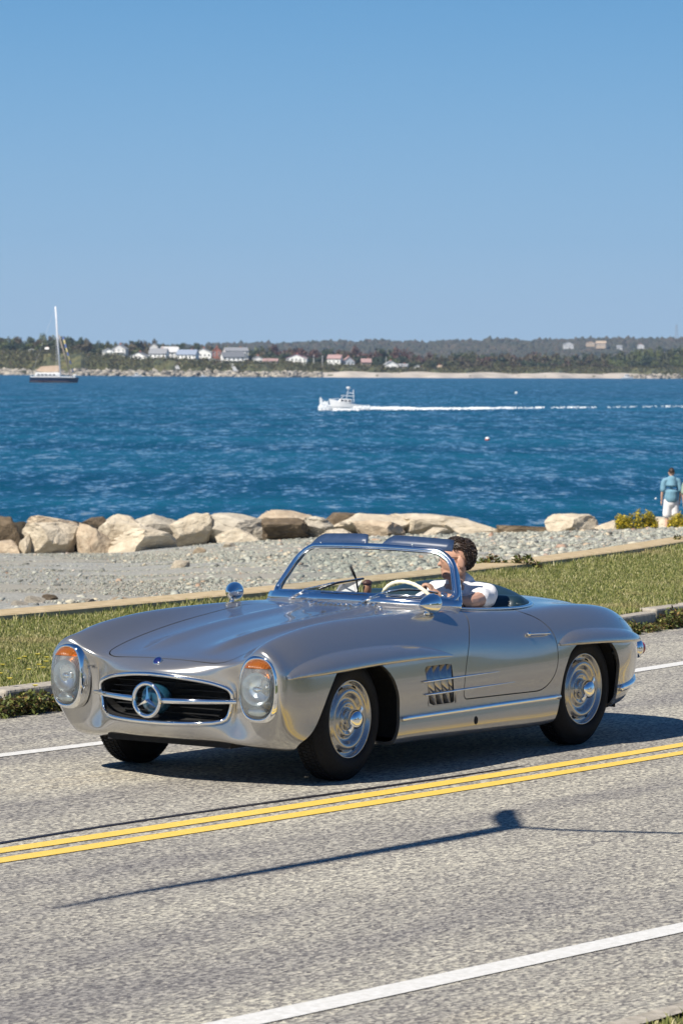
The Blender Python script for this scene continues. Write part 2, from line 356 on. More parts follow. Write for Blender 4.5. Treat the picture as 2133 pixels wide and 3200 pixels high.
def rpoly(P, r=.02, n=5):
    """polygon with rounded corners; r number or list"""
    P = np.array(P, float); out = []
    for i in range(len(P)):
        a, b, c = P[i-1], P[i], P[(i+1) % len(P)]; rr = r[i] if hasattr(r, '__len__') else r
        u = (a-b)/np.linalg.norm(a-b); v = (c-b)/np.linalg.norm(c-b); p0 = b+u*rr; p2 = b+v*rr
        for k in range(n+1):
            t = k/n; out.append((1-t)**2*p0+2*t*(1-t)*b+t*t*p2)
    return np.array(out)
ARCHF = rpoly([(.452,.05),(.458,.185),(.478,.24),(.362,.33),(.285,.495),(.19,.625),(-.215,.632),(-.335,.545),(-.405,.42),(-.41,.30),(-.37,.19),(-.36,.05)], [.02,.02,.02,.08,.05,.05,.06,.05,.05,.05,.05,.02])
ARCHR = rpoly([(-2.015,.05),(-2.03,.21),(-2.08,.34),(-2.10,.47),(-2.16,.575),(-2.25,.628),(-2.59,.625),(-2.675,.56),(-2.725,.47),(-2.737,.38),(-2.725,.30),(-2.70,.20),(-2.69,.05)], .04)
side = np.abs(Vb[:, 1]) > .42
def fld(V):
    sd = np.abs(V[:, 1]) > .42; s = np.full(len(V), 1.0)
    aF = -sdf(XZ(V), ARCHF); aR = -sdf(XZ(V), ARCHR)
    s = np.where(sd, np.minimum(aF, aR), np.minimum(1, .42+.02-np.abs(V[:, 1])+1))
    return s
COCK = [(-1.08,0),(-1.10,.25),(-1.17,.48),(-1.245,.60),(-1.34,.640),(-1.6,.652),(-1.9,.640),(-2.12,.59),(-2.27,.48),(-2.35,.30),(-2.38,0)]
COCK = np.array(COCK+[(x, -y) for x, y in COCK[-2:0:-1]]); COCK = smooth_poly(COCK, 5)
HOOD = [(.662,0),(.655,.20),(.640,.36),(.60,.425),(.42,.44),(.1,.46),(-.4,.50),(-.85,.56),(-.93,.52),(-.945,.3),(-.95,0)]
HOOD = np.array(HOOD+[(x, -y) for x, y in HOOD[-2:0:-1]])
HOOD = rpoly(HOOD, [.05,.05,.05,.05,.07,.1,.1,.05,.04,.05,.05,.05,.04,.05,.1,.1,.07,.05,.05,.05])
VENT = rpoly([(-.635,.585),(-.915,.585),(-.955,.362),(-.705,.362)], [.02,.01,.01,.02])
# door outline in (x,z); its top runs to the cockpit rim
DOOR = rpoly([(-1.255,1.0),(-1.245,.83),(-1.115,.70),(-1.072,.585),(-1.047,.47),(-1.052,.372),(-1.90,.365),(-2.025,.46),(-2.03,.62),(-2.00,.73),(-1.93,.795),(-1.83,.825),(-1.80,1.0)], [.01,.03,.08,.05,.05,.02,.08,.08,.08,.06,.05,.03,.01])
GAP = .0032
bodyV, bodyF, bodyN = Vb, Fb, Nb
def cut(fn):
    global bodyV, bodyF, bodyN
    bodyV, bodyF, bodyN = clip(bodyV, bodyF, bodyN, fn(bodyV))
cut(lambda V: np.where(V[:, 2] > .72, -sdf(XY(V), COCK), 1.0))
cut(fld)
hf = lambda V: np.where((V[:, 2] > .58), sdf(XY(V), HOOD), -1.0)
hoodP = clip(bodyV, bodyF, bodyN, hf(bodyV)-GAP)
cut(lambda V: -hf(V)-GAP)
df = lambda V: np.where(np.abs(V[:, 1]) > .40, sdf(XZ(V), DOOR), -1.0)
dl = lambda V: np.where(V[:, 1] > 0, df(V), -1.0)
dr = lambda V: np.where(V[:, 1] < 0, df(V), -1.0)
doorL = clip(bodyV, bodyF, bodyN, dl(bodyV)-GAP); doorR = clip(bodyV, bodyF, bodyN, dr(bodyV)-GAP)
cut(lambda V: -df(V)-GAP)
cut(lambda V: np.where(np.abs(V[:, 1]) > .5, -sdf(XZ(V), VENT), 1.0))
# boot lid seam
BOOT = np.array([(-2.55,.36),(-3.1,.40),(-3.5,.30),(-3.55,0),(-3.5,-.30),(-3.1,-.40),(-2.55,-.36),(-2.50,0)]); BOOT = smooth_poly(BOOT, 6)
bf = lambda V: np.where(V[:, 2] > .58, sdf(XY(V), BOOT), -1.0)
bootP = clip(bodyV, bodyF, bodyN, bf(bodyV)-GAP)
cut(lambda V: -bf(V)-GAP)
FUEL = rpoly([(-2.80,.655),(-2.965,.636),(-3.0,.71),(-2.86,.735)], .02)
ff = lambda V: np.where(V[:, 1] > .5, sdf(XZ(V), FUEL), -1.0)
fuelP = clip(bodyV, bodyF, bodyN, ff(bodyV)-.002)
cut(lambda V: -ff(V)-.002)
panel('body', bodyV, bodyF, bodyN, PAINT, car, .02)
panel('hood', *hoodP, PAINT, car, .015)
panel('boot_lid', *bootP, PAINT, car)
fl_ = panel('fuel_flap', *fuelP, PAINT, car)
doorLo = panel('door', *doorL, PAINT, car, .02); panel('door', *doorR, PAINT, car, .02)
# position lookups on the original skin
def surf_y(x, z, sgn=1):
    """y of the left skin at (x, z) on the outer side"""
    m = (Vb[:, 1] > .3) & (np.abs(Vb[:, 0]-x) < .12) & (np.abs(Vb[:, 2]-z) < .12)
    P = Vb[m]; d = (P[:, 0]-x)**2+(P[:, 2]-z)**2
    k = np.argsort(d)[:6]; P = P[k]; wgt = 1/(d[k]+1e-6); return float((P[:, 1]*wgt).sum()/wgt.sum())*sgn
def surf_z(x, y):
    m = (Vb[:, 2] > .45) & (np.abs(Vb[:, 0]-x) < .15) & (np.abs(Vb[:, 1]-y) < .12)
    P = Vb[m]; N_ = Nb[m]; ok = N_[:, 2] > .15; P = P[ok]; d = (P[:, 0]-x)**2+(P[:, 1]-y)**2
    k = np.argsort(d)[:5]; P = P[k]; wgt = 1/(d[k]+1e-6); return float((P[:, 2]*wgt).sum()/wgt.sum())
# dark structure under the skin: floor, wheel housings, engine bay shadow
V, F = join([box(-3.1, .50, -.40, .40, .235, .26), box(.40, .60, -.42, .42, .20, .245), box(-3.1, -2.80, -.50, .50, .30, .32), box(-1.95, -.5, -.76, .76, .19, .22)])
mk('underbody', V, F, BLACK, car)
for sg in (1, -1):
    for (ax, x0, x1, zt) in ((0, -.47, .47, .70), (-2.4, -2.78, -2.0, .70)):
        arc = spline([(x0, .20), (x0, .40), (x0+.10, .60), ((x0+x1)/2, zt), (x1-.12, .60), (x1, .40), (x1, .26)], 5)
        V = []; F = []
        for x, z in arc: V += [(x, sg*.80 if .25 < 0 else sg*.79, z), (x, sg*.46, z)]
        for i in range(len(arc)-1): F.append((2*i, 2*i+1, 2*i+3, 2*i+2))
        F.append(tuple(2*i+1 for i in range(len(arc))))
        mk('wheel_housing', V, F, BLACK, car)
# inner backing panels hide the hollow shell
V, F = join([box(-.98, .30, -.40, .40, .30, .62), box(-1.08, -.98, -.72, .72, .22, .80)]); mk('engine_bay', V, F, BLACK, car)

# ---------------------------------------------------------------- wheel-arch brows
def brow(pts, sg, out=.062, hgt=.088):
    P = spline(pts, 10); n = len(P); V = []; m = 9
    for i, (x, z, s) in enumerate(P):
        s = max(s, .02); zt = z+hgt*s
        y0 = surf_y(x, min(zt, .80)); y1 = surf_y(x, z)
        ye = y1+out*s
        # section: tangent to the body at the top, full belly, crisp lower lip, tucked back to the body
        sec = [(y0-.004, zt), (y0+out*.30*s, zt-.010*s), (y0+(ye-y0)*.68, zt-.030*s), (y0+(ye-y0)*.93, zt-.056*s), (ye, z+.012*s), (ye-.001, z+.002*s), (ye-.010*s, z-.004*s), (y1+.012*s, z-.006*s), (y1-.012, z-.004)]
        for y, zz in sec: V.append((x, y*sg, zz))
    F = [(i*m+k, i*m+k+1, (i+1)*m+k+1, (i+1)*m+k) for i in range(n-1) for k in range(m-1)]
    F.append(tuple(range(m))); F.append(tuple((n-1)*m+k for k in range(m)))
    if sg > 0: F = [f[::-1] for f in F]
    o = mk('wheel_arch_brow', V, F, PAINT, car, smooth=True)
    return o
BF = [(.625,.588,.15),(.54,.600,.55),(.40,.608,.90),(.19,.618,1.08),(-.10,.629,1.1),(-.40,.633,1.0),(-.65,.632,.75),(-.82,.628,.42),(-.93,.625,.10)]
BR = [(-2.045,.622,.15),(-2.10,.622,.55),(-2.22,.622,.90),(-2.42,.618,1.0),(-2.65,.610,.95),(-2.85,.600,.85),(-3.02,.590,.65),(-3.14,.584,.35),(-3.24,.580,.10)]
for sg in (1, -1): brow(BF, sg); brow(BR, sg)

# ---------------------------------------------------------------- grille
def ring_pts(i, n=1):
    L = [S[i, j] for j in range(0, NJ, 4)]; L[-1] = S[i, -1]
    return np.array(L+[p*np.array([1, -1, 1]) for p in L[-2:0:-1]])
go = ring_pts(2)
V, F = sweep(go+np.array([.006, 0, 0]), [(.012*math.cos(a), .010*math.sin(a)) for a in np.linspace(0, 2*math.pi, 9)[:-1]], closed=True, up=(1, 0, 0))
mk('grille_surround', V, F, CHROME, car, smooth=True)
gi = ring_pts(0); c0 = gi.mean(0)
V = [tuple(p-np.array([.01, 0, 0])) for p in gi]+[tuple((p-c0)*.97+c0-np.array([.14, 0, 0])) for p in gi]; n = len(gi)
F = [(k, (k+1) % n, n+(k+1) % n, n+k) for k in range(n)]+[tuple(range(n, 2*n))]
mk('grille_recess', V, F, BLACK, car)
parts = []
for k in range(7):
    z = .37+.032*k; parts.append(box(.575, .60, -.40+.02*abs(k-3), .40-.02*abs(k-3), z, z+.004))
V, F = join(parts); mk('grille_mesh', V, F, noisy('dark_grille_bars', (.006, .006, .006), (.010, .010, .010), 30, rough=.5), car)
# horizontal bar, tapering out to both sides, in two halves beside the star ring
for sg in (1, -1):
    P = [(.775-.02*0, .085*sg, .452), (.765, .16*sg, .4525), (.74, .26*sg, .454), (.70, .36*sg, .4555), (.655, .45*sg, .457), (.640, .488*sg, .457)]
    P = spline(P, 5); V, F = sweep(P, circ(.010, .017, 10), scale=[1.0-.45*(k/(len(P)-1))**1.5 for k in range(len(P))]); mk('grille_bar', V, F, CHROME, car, smooth=True)
star = thing('grille_star', None, None) if False else None
cx, cz, rr = .790, .452, .088
P = [(cx, rr*math.cos(a), cz+rr*math.sin(a)) for a in np.linspace(0, 2*math.pi, 41)[:-1]]
V, F = sweep(P, circ(.012, .012, 8), closed=True, up=(1, 0, 0)); st = mk('star_emblem', V, F, CHROME, car, smooth=True)
parts = []
for k in range(3):
    a = math.pi/2+k*2*math.pi/3; dv = np.array([0, math.cos(a), math.sin(a)]); pv = np.array([0, -math.sin(a), math.cos(a)])
    c = np.array([cx, 0, cz]); tip = c+dv*(rr-.008); b1 = c+pv*.014+dv*.006; b2 = c-pv*.014+dv*.006; pk_ = c+np.array([.014, 0, 0]); bk = c-np.array([.006, 0, 0])
    parts.append(([tip, b1, b2, pk_, bk], [(0, 1, 3), (0, 3, 2), (0, 4, 1), (0, 2, 4), (1, 4, 3), (3, 4, 2)]))
V, F = join(parts); mk('star_arm', V, F, CHROME, st)
V, F = lathe([(.0, .76), (.06, .758), (.078, .74), (.086, .70), (.06, .64)], 'x', 32, (0, 0, .452)); mk('emblem_backing', V, F, noisy('dark_blue_enamel', (.01, .05, .09), (.02, .08, .12), 10, rough=.25, coat=1), st, smooth=True)
# small round badge on the nose
bz = surf_z(.70, 0)
rot = Vector((.75, 0, .66)).normalized().to_track_quat('Z', 'Y').to_matrix()
def orient(V, rot, c): return [tuple(rot @ Vector(v)+Vector(c)) for v in V]
bc = (.700, 0, surf_z(.695, 0)+.003)
V, F = lathe([(0, .004), (.020, .004), (.021, .0)], 'z', 24); bd = mk('nose_badge', orient(V, rot, bc), F, noisy('badge_blue', (.01, .015, .12), (.02, .02, .15), 40, rough=.2, coat=1), car, smooth=True)
V, F = lathe([(.020, .005), (.025, .004), (.026, -.002), (.019, 0)], 'z', 24); mk('badge_rim', orient(V, rot, bc), F, CHROME, bd, smooth=True)
parts = []
for k in range(3):
    a = math.pi/2+k*2*math.pi/3
    parts.append(([(.017*math.cos(a), .017*math.sin(a), .0055), (.005*math.cos(a+1), .005*math.sin(a+1), .0055), (.005*math.cos(a-1), .005*math.sin(a-1), .0055)], [(0, 1, 2)]))
V, F = join(parts); mk('badge_star', orient(V, rot, bc), F, CHROME, bd)

# ---------------------------------------------------------------- headlights
def selp(a, ry, rz, e=2.6):
    c, s = math.cos(a), math.sin(a); return (math.copysign(abs(c)**(2/e), c)*ry, math.copysign(abs(s)**(2/e), s)*rz)
CLEARG = thin_glass('headlight_clear', (.92, .97, .97), 1.0)
REFL = noisy('reflector_silver', (.88, .90, .90), (.70, .75, .76), 25, rough=.28, metal=.85)
LAMPB = noisy('lamp_bowl', (.55, .63, .63), (.80, .85, .84), 30, rough=.35, metal=.25)
for sg in (1, -1):
    hc = np.array([.662, .652*sg, .537]); yawh = .10*sg; tilt = -.05
    ex = np.array([math.cos(yawh), math.sin(yawh), .03]); ex /= np.linalg.norm(ex); ey = np.array([-math.sin(yawh), math.cos(yawh), 0]); ez = np.cross(ex, ey)
    T = lambda x, y, z: hc+ex*x+ey*y+ez*z
    n = 48; A = [2*math.pi*k/n for k in range(n)]
    def dome(prof, ry, rz, zoff=0, arange=None):
        V = []; F = []
        for q, x in prof:
            for a in A:
                y, z = selp(a, ry*q, rz*q, 2.0+.6*q); V.append(T(x, y, z+zoff))
        for i in range(len(prof)-1):
            for k in range(n): F.append((i*n+k, i*n+(k+1) % n, (i+1)*n+(k+1) % n, (i+1)*n+k))
        return V, F
    # bezel
    V, F = dome([(1.06, -.055), (1.06, -.005), (1.02, .014), (.96, .020), (.90, .016), (.885, .004)], .112, .172); bz_ = mk('headlight', V, F, CHROME, car, smooth=True)
    # clear cover glass, upper part amber
    prof = [(.90, .008), (.86, .034), (.76, .052), (.6, .062), (.4, .068), (.2, .071), (.03, .072)]
    V, F = dome(prof, .112, .172)
    Vn = np.array([((np.array(v)-hc)@ez) for v in V]); N_ = vnormals(V, F)
    V1, F1, _ = clip(np.array(V), F, N_, .110-Vn); mk('headlight_lens', V1, F1, LENS, bz_, smooth=True)
    V2, F2, _ = clip(np.array(V), F, N_, Vn-.113); mk('indicator_lens', V2, F2, AMBER, bz_, smooth=True)
    V, F = dome([(.89, .004), (.86, -.02), (.5, -.035), (.03, -.04)], .112, .172); mk('lamp_bowl', V, F, LAMPB, bz_, smooth=True)
    # round reflector, bulb shield and the small lower lamp
    V = []; F = []
    for r_, x_ in [(.088, .030), (.086, .010), (.06, -.012), (.02, -.022)]:
        for a in A: V.append(T(x_, r_*math.cos(a), r_*math.sin(a)+.002))
    for i in range(3):
        for k in range(n): F.append((i*n+k, i*n+(k+1) % n, (i+1)*n+(k+1) % n, (i+1)*n+k))
    mk('reflector', V, F, REFL, bz_, smooth=True)
    V, F = ell((0, 0, 0), (.022, .03, .02)); mk('bulb_shield', [T(*v)+ex*.012 for v in V], F, CHROME, bz_, smooth=True)
    V, F = ell((0, 0, 0), (.02, .062, .028)); mk('fog_reflector', [T(*v)+ex*.012-ez*.118 for v in V], F, REFL, bz_, smooth=True)

# ---------------------------------------------------------------- wheels
SLOTM = BLACK
def wheel(ax, yf, sg, steer=0.0):
    """yf: y of the rim face"""
    root = bpy.data.objects.new('wheel', None); COL.objects.link(root); root.parent = car
    root.location = (ax, yf*sg, .337); root.rotation_euler = (0, 0, steer + (math.pi if sg < 0 else 0)); root.empty_display_size = .1
    f = 1
    prof = [(.205, -.015), (.215, .006), (.235, .016), (.262, .017), (.290, .008), (.308, -.010), (.3255, -.022), (.331, -.03), (.3345, -.05), (.3355, -.085), (.3345, -.12), (.331, -.14), (.322, -.15), (.30, -.168), (.26, -.178), (.21, -.165)]
    V, F = lathe(prof, 'y', 72); ty = mk('tyre', V, [q[::-1] for q in F], RUBBER, root, smooth=True)
    parts = []
    for k in range(90):     # tread blocks
        a = 2*math.pi*k/90
        for (y0, y1, da) in ((-.046, -.032, 0), (-.078, -.052, .035), (-.112, -.086, 0), (-.138, -.118, .035)):
            c, s = math.cos(a+da), math.sin(a+da); rm = .335; hw = .0085
            P = [(rm*c+hw*s*e, y, rm*s-hw*c*e) for y in (y0, y1) for e in (-1, 1)]; Q = [(p[0]*1.012, p[1], p[2]*1.012) for p in P]
            parts.append((P+Q, [(4, 5, 7, 6), (0, 4, 6, 2), (1, 3, 7, 5), (0, 1, 5, 4), (2, 6, 7, 3)]))
    V, F = join(parts); tr = mk('tread', V, F, RUBBER, root); tr['kind'] = 'stuff'
    prof = [(.2125, -.012), (.2145, .002), (.211, .006), (.205, .003), (.199, -.010), (.192, -.018), (.186, -.021), (.178, -.017), (.168, -.004), (.158, .003), (.146, .003), (.134, -.006), (.124, -.020), (.114, -.028), (.104, -.026), (.096, -.016), (.088, -.010), (.078, -.012), (.070, -.018), (.060, -.020), (.055, -.012), (.050, .004), (.044, .010)]
    V, F = lathe(prof, 'y', 72); rm_ = mk('rim', V, [q[::-1] for q in F], RIMM, root, smooth=True)
    for k in range(8):
        a = 2*math.pi*(k+.5)/8; pts = []
        for t in np.linspace(0, 2*math.pi, 17)[:-1]:
            da = .115*math.cos(t); r_ = .181+.0075*math.sin(t); y_ = -.0165 if r_ > .18 else -.0135
            pts.append((r_*math.cos(a+da), y_, r_*math.sin(a+da)))
        mk('rim_slot', pts, [tuple(range(16))[::-1]], BLACK, root)
    parts = []
    for k in range(10):
        a = 2*math.pi*k/10; V, F = lathe([(0, .004), (.004, .004), (.0045, 0)], 'y', 8, (.074*math.cos(a), -.016, .074*math.sin(a))); parts.append((V, [q[::-1] for q in F]))
    V, F = join(parts); hb_ = mk('hub_bolts', V, F, CHROME, root, smooth=True); hb_['kind'] = 'stuff'
    V, F = lathe([(.052, -.015), (.054, .015), (.056, .030), (.055, .040), (.050, .052), (.040, .062), (.022, .068), (.001, .070)], 'y', 36); mk('hub_cap', V, [q[::-1] for q in F], CHROME, root, smooth=True)
    parts = []
    for k in range(2):
        a = -.75+math.pi*k; dv = np.array([math.cos(a), 0, math.sin(a)]); pv = np.array([-math.sin(a), 0, math.cos(a)]); Y = np.array([0, 1, 0])
        P = []
        for (r_, w_, y_) in ((.040, .016, .042), (.072, .011, .040), (.092, .015, .034)):
            c = dv*r_+Y*y_; P += [c+pv*w_+Y*.006, c-pv*w_+Y*.006, c-pv*w_-Y*.006, c+pv*w_-Y*.006]
        F = [(i*4+j, i*4+(j+1) % 4, (i+1)*4+(j+1) % 4, (i+1)*4+j) for i in range(2) for j in range(4)]+[(3, 2, 1, 0), (8, 9, 10, 11)]
        bevel(mk('spinner_ear', P, F, CHROME, root), .003)
    V, F = lathe([(.10, -.16), (.11, -.10), (.08, -.05)], 'y', 24); mk('brake_drum', V, F, BLACK, root)
    return root
for sg in (1, -1): wheel(0, .775, sg, .05); wheel(-2.4, .790, sg)

# ---------------------------------------------------------------- side trim
def gy(u, v, y):
    k = ray(u, v); t = (y-CAM[1])/k[1]; return CAM+k*t
for sg in (1, -1):
    P = [(x, (surf_y(x, z)+.006)*sg, z) for x, z in [(-.425, .308), (-.8, .311), (-1.2, .313), (-1.6, .315), (-2.06, .317)]]
    P = spline(P, 5); V, F = sweep(P, circ(.010, .0145, 10)); mk('sill_trim', V, F, CHROME, car, smooth=True)
    P = [(x, (surf_y(x, z)+.008)*sg, z) for x, z in [(-2.76, .318), (-2.90, .325), (-3.05, .336), (-3.2, .346), (-3.38, .357), (-3.5, .364)]]+[(-3.66, .33*sg, .368), (-3.75, .2*sg, .37)]
    P = spline(P, 5); V, F = sweep(P, circ(.014, .020, 10)); mk('rear_bumper', V, F, CHROME, car, smooth=True)
    # vent recess, vanes, spears
    yb = .845
    V = []; q = [(-.625, .59), (-.925, .59), (-.965, .357), (-.695, .357)]
    for x, z in q: V.append((x, sg*.828, z))
    for x, z in q: V.append((x, sg*.765, z))
    mk('vent_recess', V, [(0, 1, 5, 4), (1, 2, 6, 5), (2, 3, 7, 6), (3, 0, 4, 7), (4, 5, 6, 7)], BLACK, car)
    for k in range(4):
        xt = -.645-.070*k-.022; xb = xt-.062+.010
        V = []; nn = 5
        for j in range(nn+1):
            t = j/nn; dx = -.050*t; y = .768+.062*math.sin(t*math.pi/2)
            V += [(xt+dx, sg*y, .583), (xb+dx*.95, sg*y, .364)]
        F = [(2*j, 2*j+1, 2*j+3, 2*j+2) for j in range(nn)]
        o = mk('vent_vane', V, F, PAINT, car, smooth=True); md = o.modifiers.new('t', 'SOLIDIFY'); md.thickness = .003
    for (x0, x1, z0, z1) in ((-.615, -1.411, .501, .508), (-.645, -1.577, .426, .436)):
        P = [(x0+(x1-x0)*t, (surf_y(x0+(x1-x0)*t, z0)+.007*(1-t)+.001)*sg, z0+(z1-z0)*t) for t in np.linspace(0, 1, 14)]
        V, F = sweep(P, circ(.010, .0075, 8), scale=[min(1, .5+k*.5)*(1-.8*(k/13)**1.3) for k in range(14)]); mk('side_spear', V, F, CHROME, car, smooth=True)
    # door handle
    P = [(x, (surf_y(x, .70)+d)*sg, z) for x, z, d in [(-1.745, .705, .010), (-1.77, .704, .024), (-1.86, .701, .026), (-1.945, .698, .024), (-1.965, .698, .006)]]
    V1 = tube(spline(P, 4), .0055); V2 = ell((-1.748, (surf_y(-1.748, .70)+.012)*sg, .704), (.014, .012, .014), 12, 8); V3 = ell((-1.955, (surf_y(-1.95, .70)+.014)*sg, .698), (.011, .012, .009), 12, 8)
    V, F = join([V1, V2, V3]); mk('door_handle', V, F, CHROME, car, smooth=True)
    # jacking-point hole
    yy_ = surf_y(-1.17, .245); V, F = lathe([(.001, 0), (.021, 0), (.024, -.004)], 'y', 20, (0, 0, 0)); mk('jacking_hole', [(v[0]*.75-1.17, (yy_+.004)*sg+v[1]*sg, v[2]+.245) for v in V], F, BLACK, car)
    # tail lamp
    tc = np.array([-3.47, .50*sg, .50]); 
    V, F = ell((0, 0, 0), (.045, .036, .060), 20, 12); tl_ = mk('tail_lamp', [tuple(np.array(v)+tc+np.array([-.03, .02*sg, 0])) for v in V], F, CHROME, car, smooth=True)
    V, F = ell((0, 0, 0), (.035, .030, .042), 20, 12); mk('tail_lens', [tuple(np.array(v)+tc+np.array([-.062, .024*sg, 0])) for v in V], F, REDL, tl_, smooth=True)
    # mirror on the wing
    mc = np.array([-.885, .688*sg, .906+(.020 if sg < 0 else .008)]); zs = surf_z(-.87, .68)
    V, F = lathe([(.001, .085), (.010, .082), (.027, .058), (.043, .022), (.052, -.012), (.058, -.040), (.059, -.056), (.054, -.063), (.001, -.058)], 'x', 28, tuple(mc)); Rm = Matrix.Rotation(R(24 if sg < 0 else 4), 3, 'Z'); MV = lambda v: tuple(Rm @ (Vector(v)-Vector(mc))*(.92 if sg < 0 else 1)+Vector(mc)); mi = mk('wing_mirror', [MV(v) for v in V], F, CHROME, car, smooth=True)
    V, F = ell(tuple(mc+np.array([.085, 0, 0])), (.009, .009, .009), 10, 6); mk('mirror_tip', [MV(v) for v in V], F, CHROME, mi, smooth=True)
    P = [(mc[0], mc[1], mc[2]-.03), (mc[0]+.008, mc[1], zs+.012), (mc[0]+.01, mc[1], zs-.004)]
    V, F = sweep(P, circ(.017, .010, 10), scale=[.8, .95, 1.7], up=(0, 1, 0)); mk('mirror_stem', V, F, CHROME, mi, smooth=True)
mc = None
# wing-top moulding dots (washer jets) on the cowl
for x, y in ((-.93, -.16), (-.93, .16), (-.98, .30), (-.98, -.30)):
    V, F = ell((x, y, surf_z(x, y)+.006), (.009, .009, .009), 10, 6); mk('washer_jet', V, F, CHROME, car, smooth=True)
# cowl air louvres
for k in range(15):
    y = -.245+.035*k; z = surf_z(-1.0, y)
    V, F = box(-.018, .022, -.011, .011, 0, .010); V = [((v[0]-1.0+.3*v[1]-.0*y*y), v[1]+y, v[2]+z-.002+(.0 if v[0] > 0 else .006)) for v in V]
    bevel(mk('cowl_louvre', V, F, CHROME, car), .003)

# ---------------------------------------------------------------- windscreen
def wsB(s, dz=0): return np.array([-1.060-.175*s*s, .662*s, .887+.018*(1-s*s)+dz])
def wsT(s): return np.array([-1.290-.085*s*s, .522*s, 1.184+.020*(1-s*s)])
def WS(s, h): return wsB(s)+(wsT(s)-wsB(s))*h
def rr_path(s1, h0, h1, rt, rb, hr, n=8):
    """rounded rectangle in (s,h)"""
    out = []
    for s, h, a0, rs, rh in ((s1, h1, 0, rt, hr), (-s1, h1, 90, rt, hr), (-s1, h0, 180, rb, hr*.45), (s1, h0, 270, rb, hr*.45)):
        cs = s-math.copysign(rs, s); ch = h-math.copysign(rh, h-.5)
        for k in range(n+1):
            a = R(a0+90*k/n); out.append((cs+rs*math.cos(a), ch+rh*math.sin(a)))
    res = []
    for i in range(len(out)):
        a, b = np.array(out[i]), np.array(out[(i+1) % len(out)]); m = max(1, int(abs(b-a).sum()/.07))
        for k in range(m): res.append(a+(b-a)*k/m)
    return res
wf = thing('windscreen', None, None) if False else bpy.data.objects.new('windscreen', None)
COL.objects.link(wf); wf.parent = car; wf.empty_display_size = .1
op = rr_path(1.0, .075, 1.0, .20, .07, .34)
P = np.array([WS(s, h) for s, h in op]); nrm = np.cross(wsT(0)-wsB(0), np.array([0, 1, 0])); nrm = nrm/np.linalg.norm(nrm)
V, F = sweep(P, circ(.018, .014, 12), closed=True, up=nrm, scale=[(1.0, 1.0) for s, h in op]); mk('windscreen_frame', V, F, CHROME, wf, smooth=True)
ip = [(s*.972, .115+(h-.075)*.905) for s, h in op]
P = np.array([WS(s, h) for s, h in ip]); V, F = sweep(P, circ(.006, .009, 10), closed=True, up=nrm); mk('glass_bead', V, F, CHROME, wf, smooth=True)
gp = [(s*.975, .110+(h-.075)*.912) for s, h in op]
V = [WS(s, h) for s, h in gp]; gv = []
ss = np.linspace(-1, 1, 41); hs = np.linspace(0, 1, 13)
GV = []; GF = []
for s in ss:
    for h in hs: GV.append(WS(s, .07+.93*h))
GF = [(i*13+j, (i+1)*13+j, (i+1)*13+j+1, i*13+j+1) for i in range(40) for j in range(12)]
SH = np.array([(s, .07+.93*h) for s in ss for h in hs]); GV = np.array(GV); GN = vnormals(GV, GF)
V, F, _ = clip(GV, GF, GN, sdf(SH, np.array([(s, h) for s, h in gp]))); mk('windscreen_glass', V, F, GLASS, wf, smooth=True)
# chrome and blue-reflecting plinth strips below the screen
sb = np.linspace(-1.03, 1.03, 31)
def strip(name, za, zb, xa, xb, mat, bul=.006):
    V = []
    for s in sb:
        a = np.array([-1.060-.175*s*s+xa, .667*s, .892+.018*(1-s*s)+za]); b = np.array([-1.060-.175*s*s+xb, .662*s, .892+.018*(1-s*s)+zb])
        for t in np.linspace(0, 1, 5): p = a+(b-a)*t; p[0] += bul*math.sin(t*math.pi); V.append(p)
    F = [(i*5+j, (i+1)*5+j, (i+1)*5+j+1, i*5+j+1) for i in range(30) for j in range(4)]
    o = mk(name, V, F, mat, wf, smooth=True); m = o.modifiers.new('s', 'SOLIDIFY'); m.thickness = .006; m.offset = 0
    return o
strip('screen_plinth', -.018, .024, .016, -.004, CHROME)
strip('plinth_moulding', -.045, -.017, .045, .018, PAINT, .004)
# second upright of the quarter frame, behind each pillar
for sg in (1, -1):
    P = spline([WS(sg*.985, .06)+np.array([-.045, 0, -.012]), WS(sg*.995, .2)+np.array([-.036, 0, 0]), WS(sg*1.0, .5)+np.array([-.032, 0, 0]), WS(sg*.985, .78)+np.array([-.028, 0, 0])], 6)
    V, F = sweep(P, circ(.006, .009, 8), up=(0, 1, 0)); mk('quarter_frame', V, F, CHROME, wf, smooth=True)
    P = spline([WS(sg*1.0, .02), WS(sg*1.005, .3), WS(sg*1.0, .62), WS(sg*.97, .85)], 6)
    V, F = sweep([p+np.array([-.018, 0, 0]) for p in P], circ(.020, .014, 8), up=(0, 1, 0)); mk('pillar', V, F, CHROME, wf, smooth=True)
# sun visors folded up above the header rail
for (y0, y1, tl) in ((-.47, -.015, 1), (.075, .535, 1)):
    n = 16; V = []
    out_far = y0 < -.2
    for k in range(n+1):
        t = k/n; y = y0+(y1-y0)*t; s = y/.522
        base = wsT(max(-1, min(1, s)))+np.array([-.004, 0, .004])
        e = min(1, (t/.16))**.6*1.0 if out_far else min(1, t/.14)**.6
        e2 = min(1, (1-t)/.07)**.5
        hgt = .062*e*e2
        V += [base, base+np.array([-.050*e*e2, 0, hgt])]
    F = [(2*k, 2*k+1, 2*k+3, 2*k+2) for k in range(n)]
    o = mk('sun_visor', V, F, NAVY, wf, smooth=True); m = o.modifiers.new('s', 'SOLIDIFY'); m.thickness = .007; m.offset = 0
V, F = join([ell(tuple(wsT(.55)+np.array([.004, 0, .020])), (.006, .006, .006), 8, 6), ell(tuple(wsT(-.72)+np.array([.004, 0, .020])), (.006, .006, .006), 8, 6)]); mk('visor_clip', V, F, CHROME, wf, smooth=True)
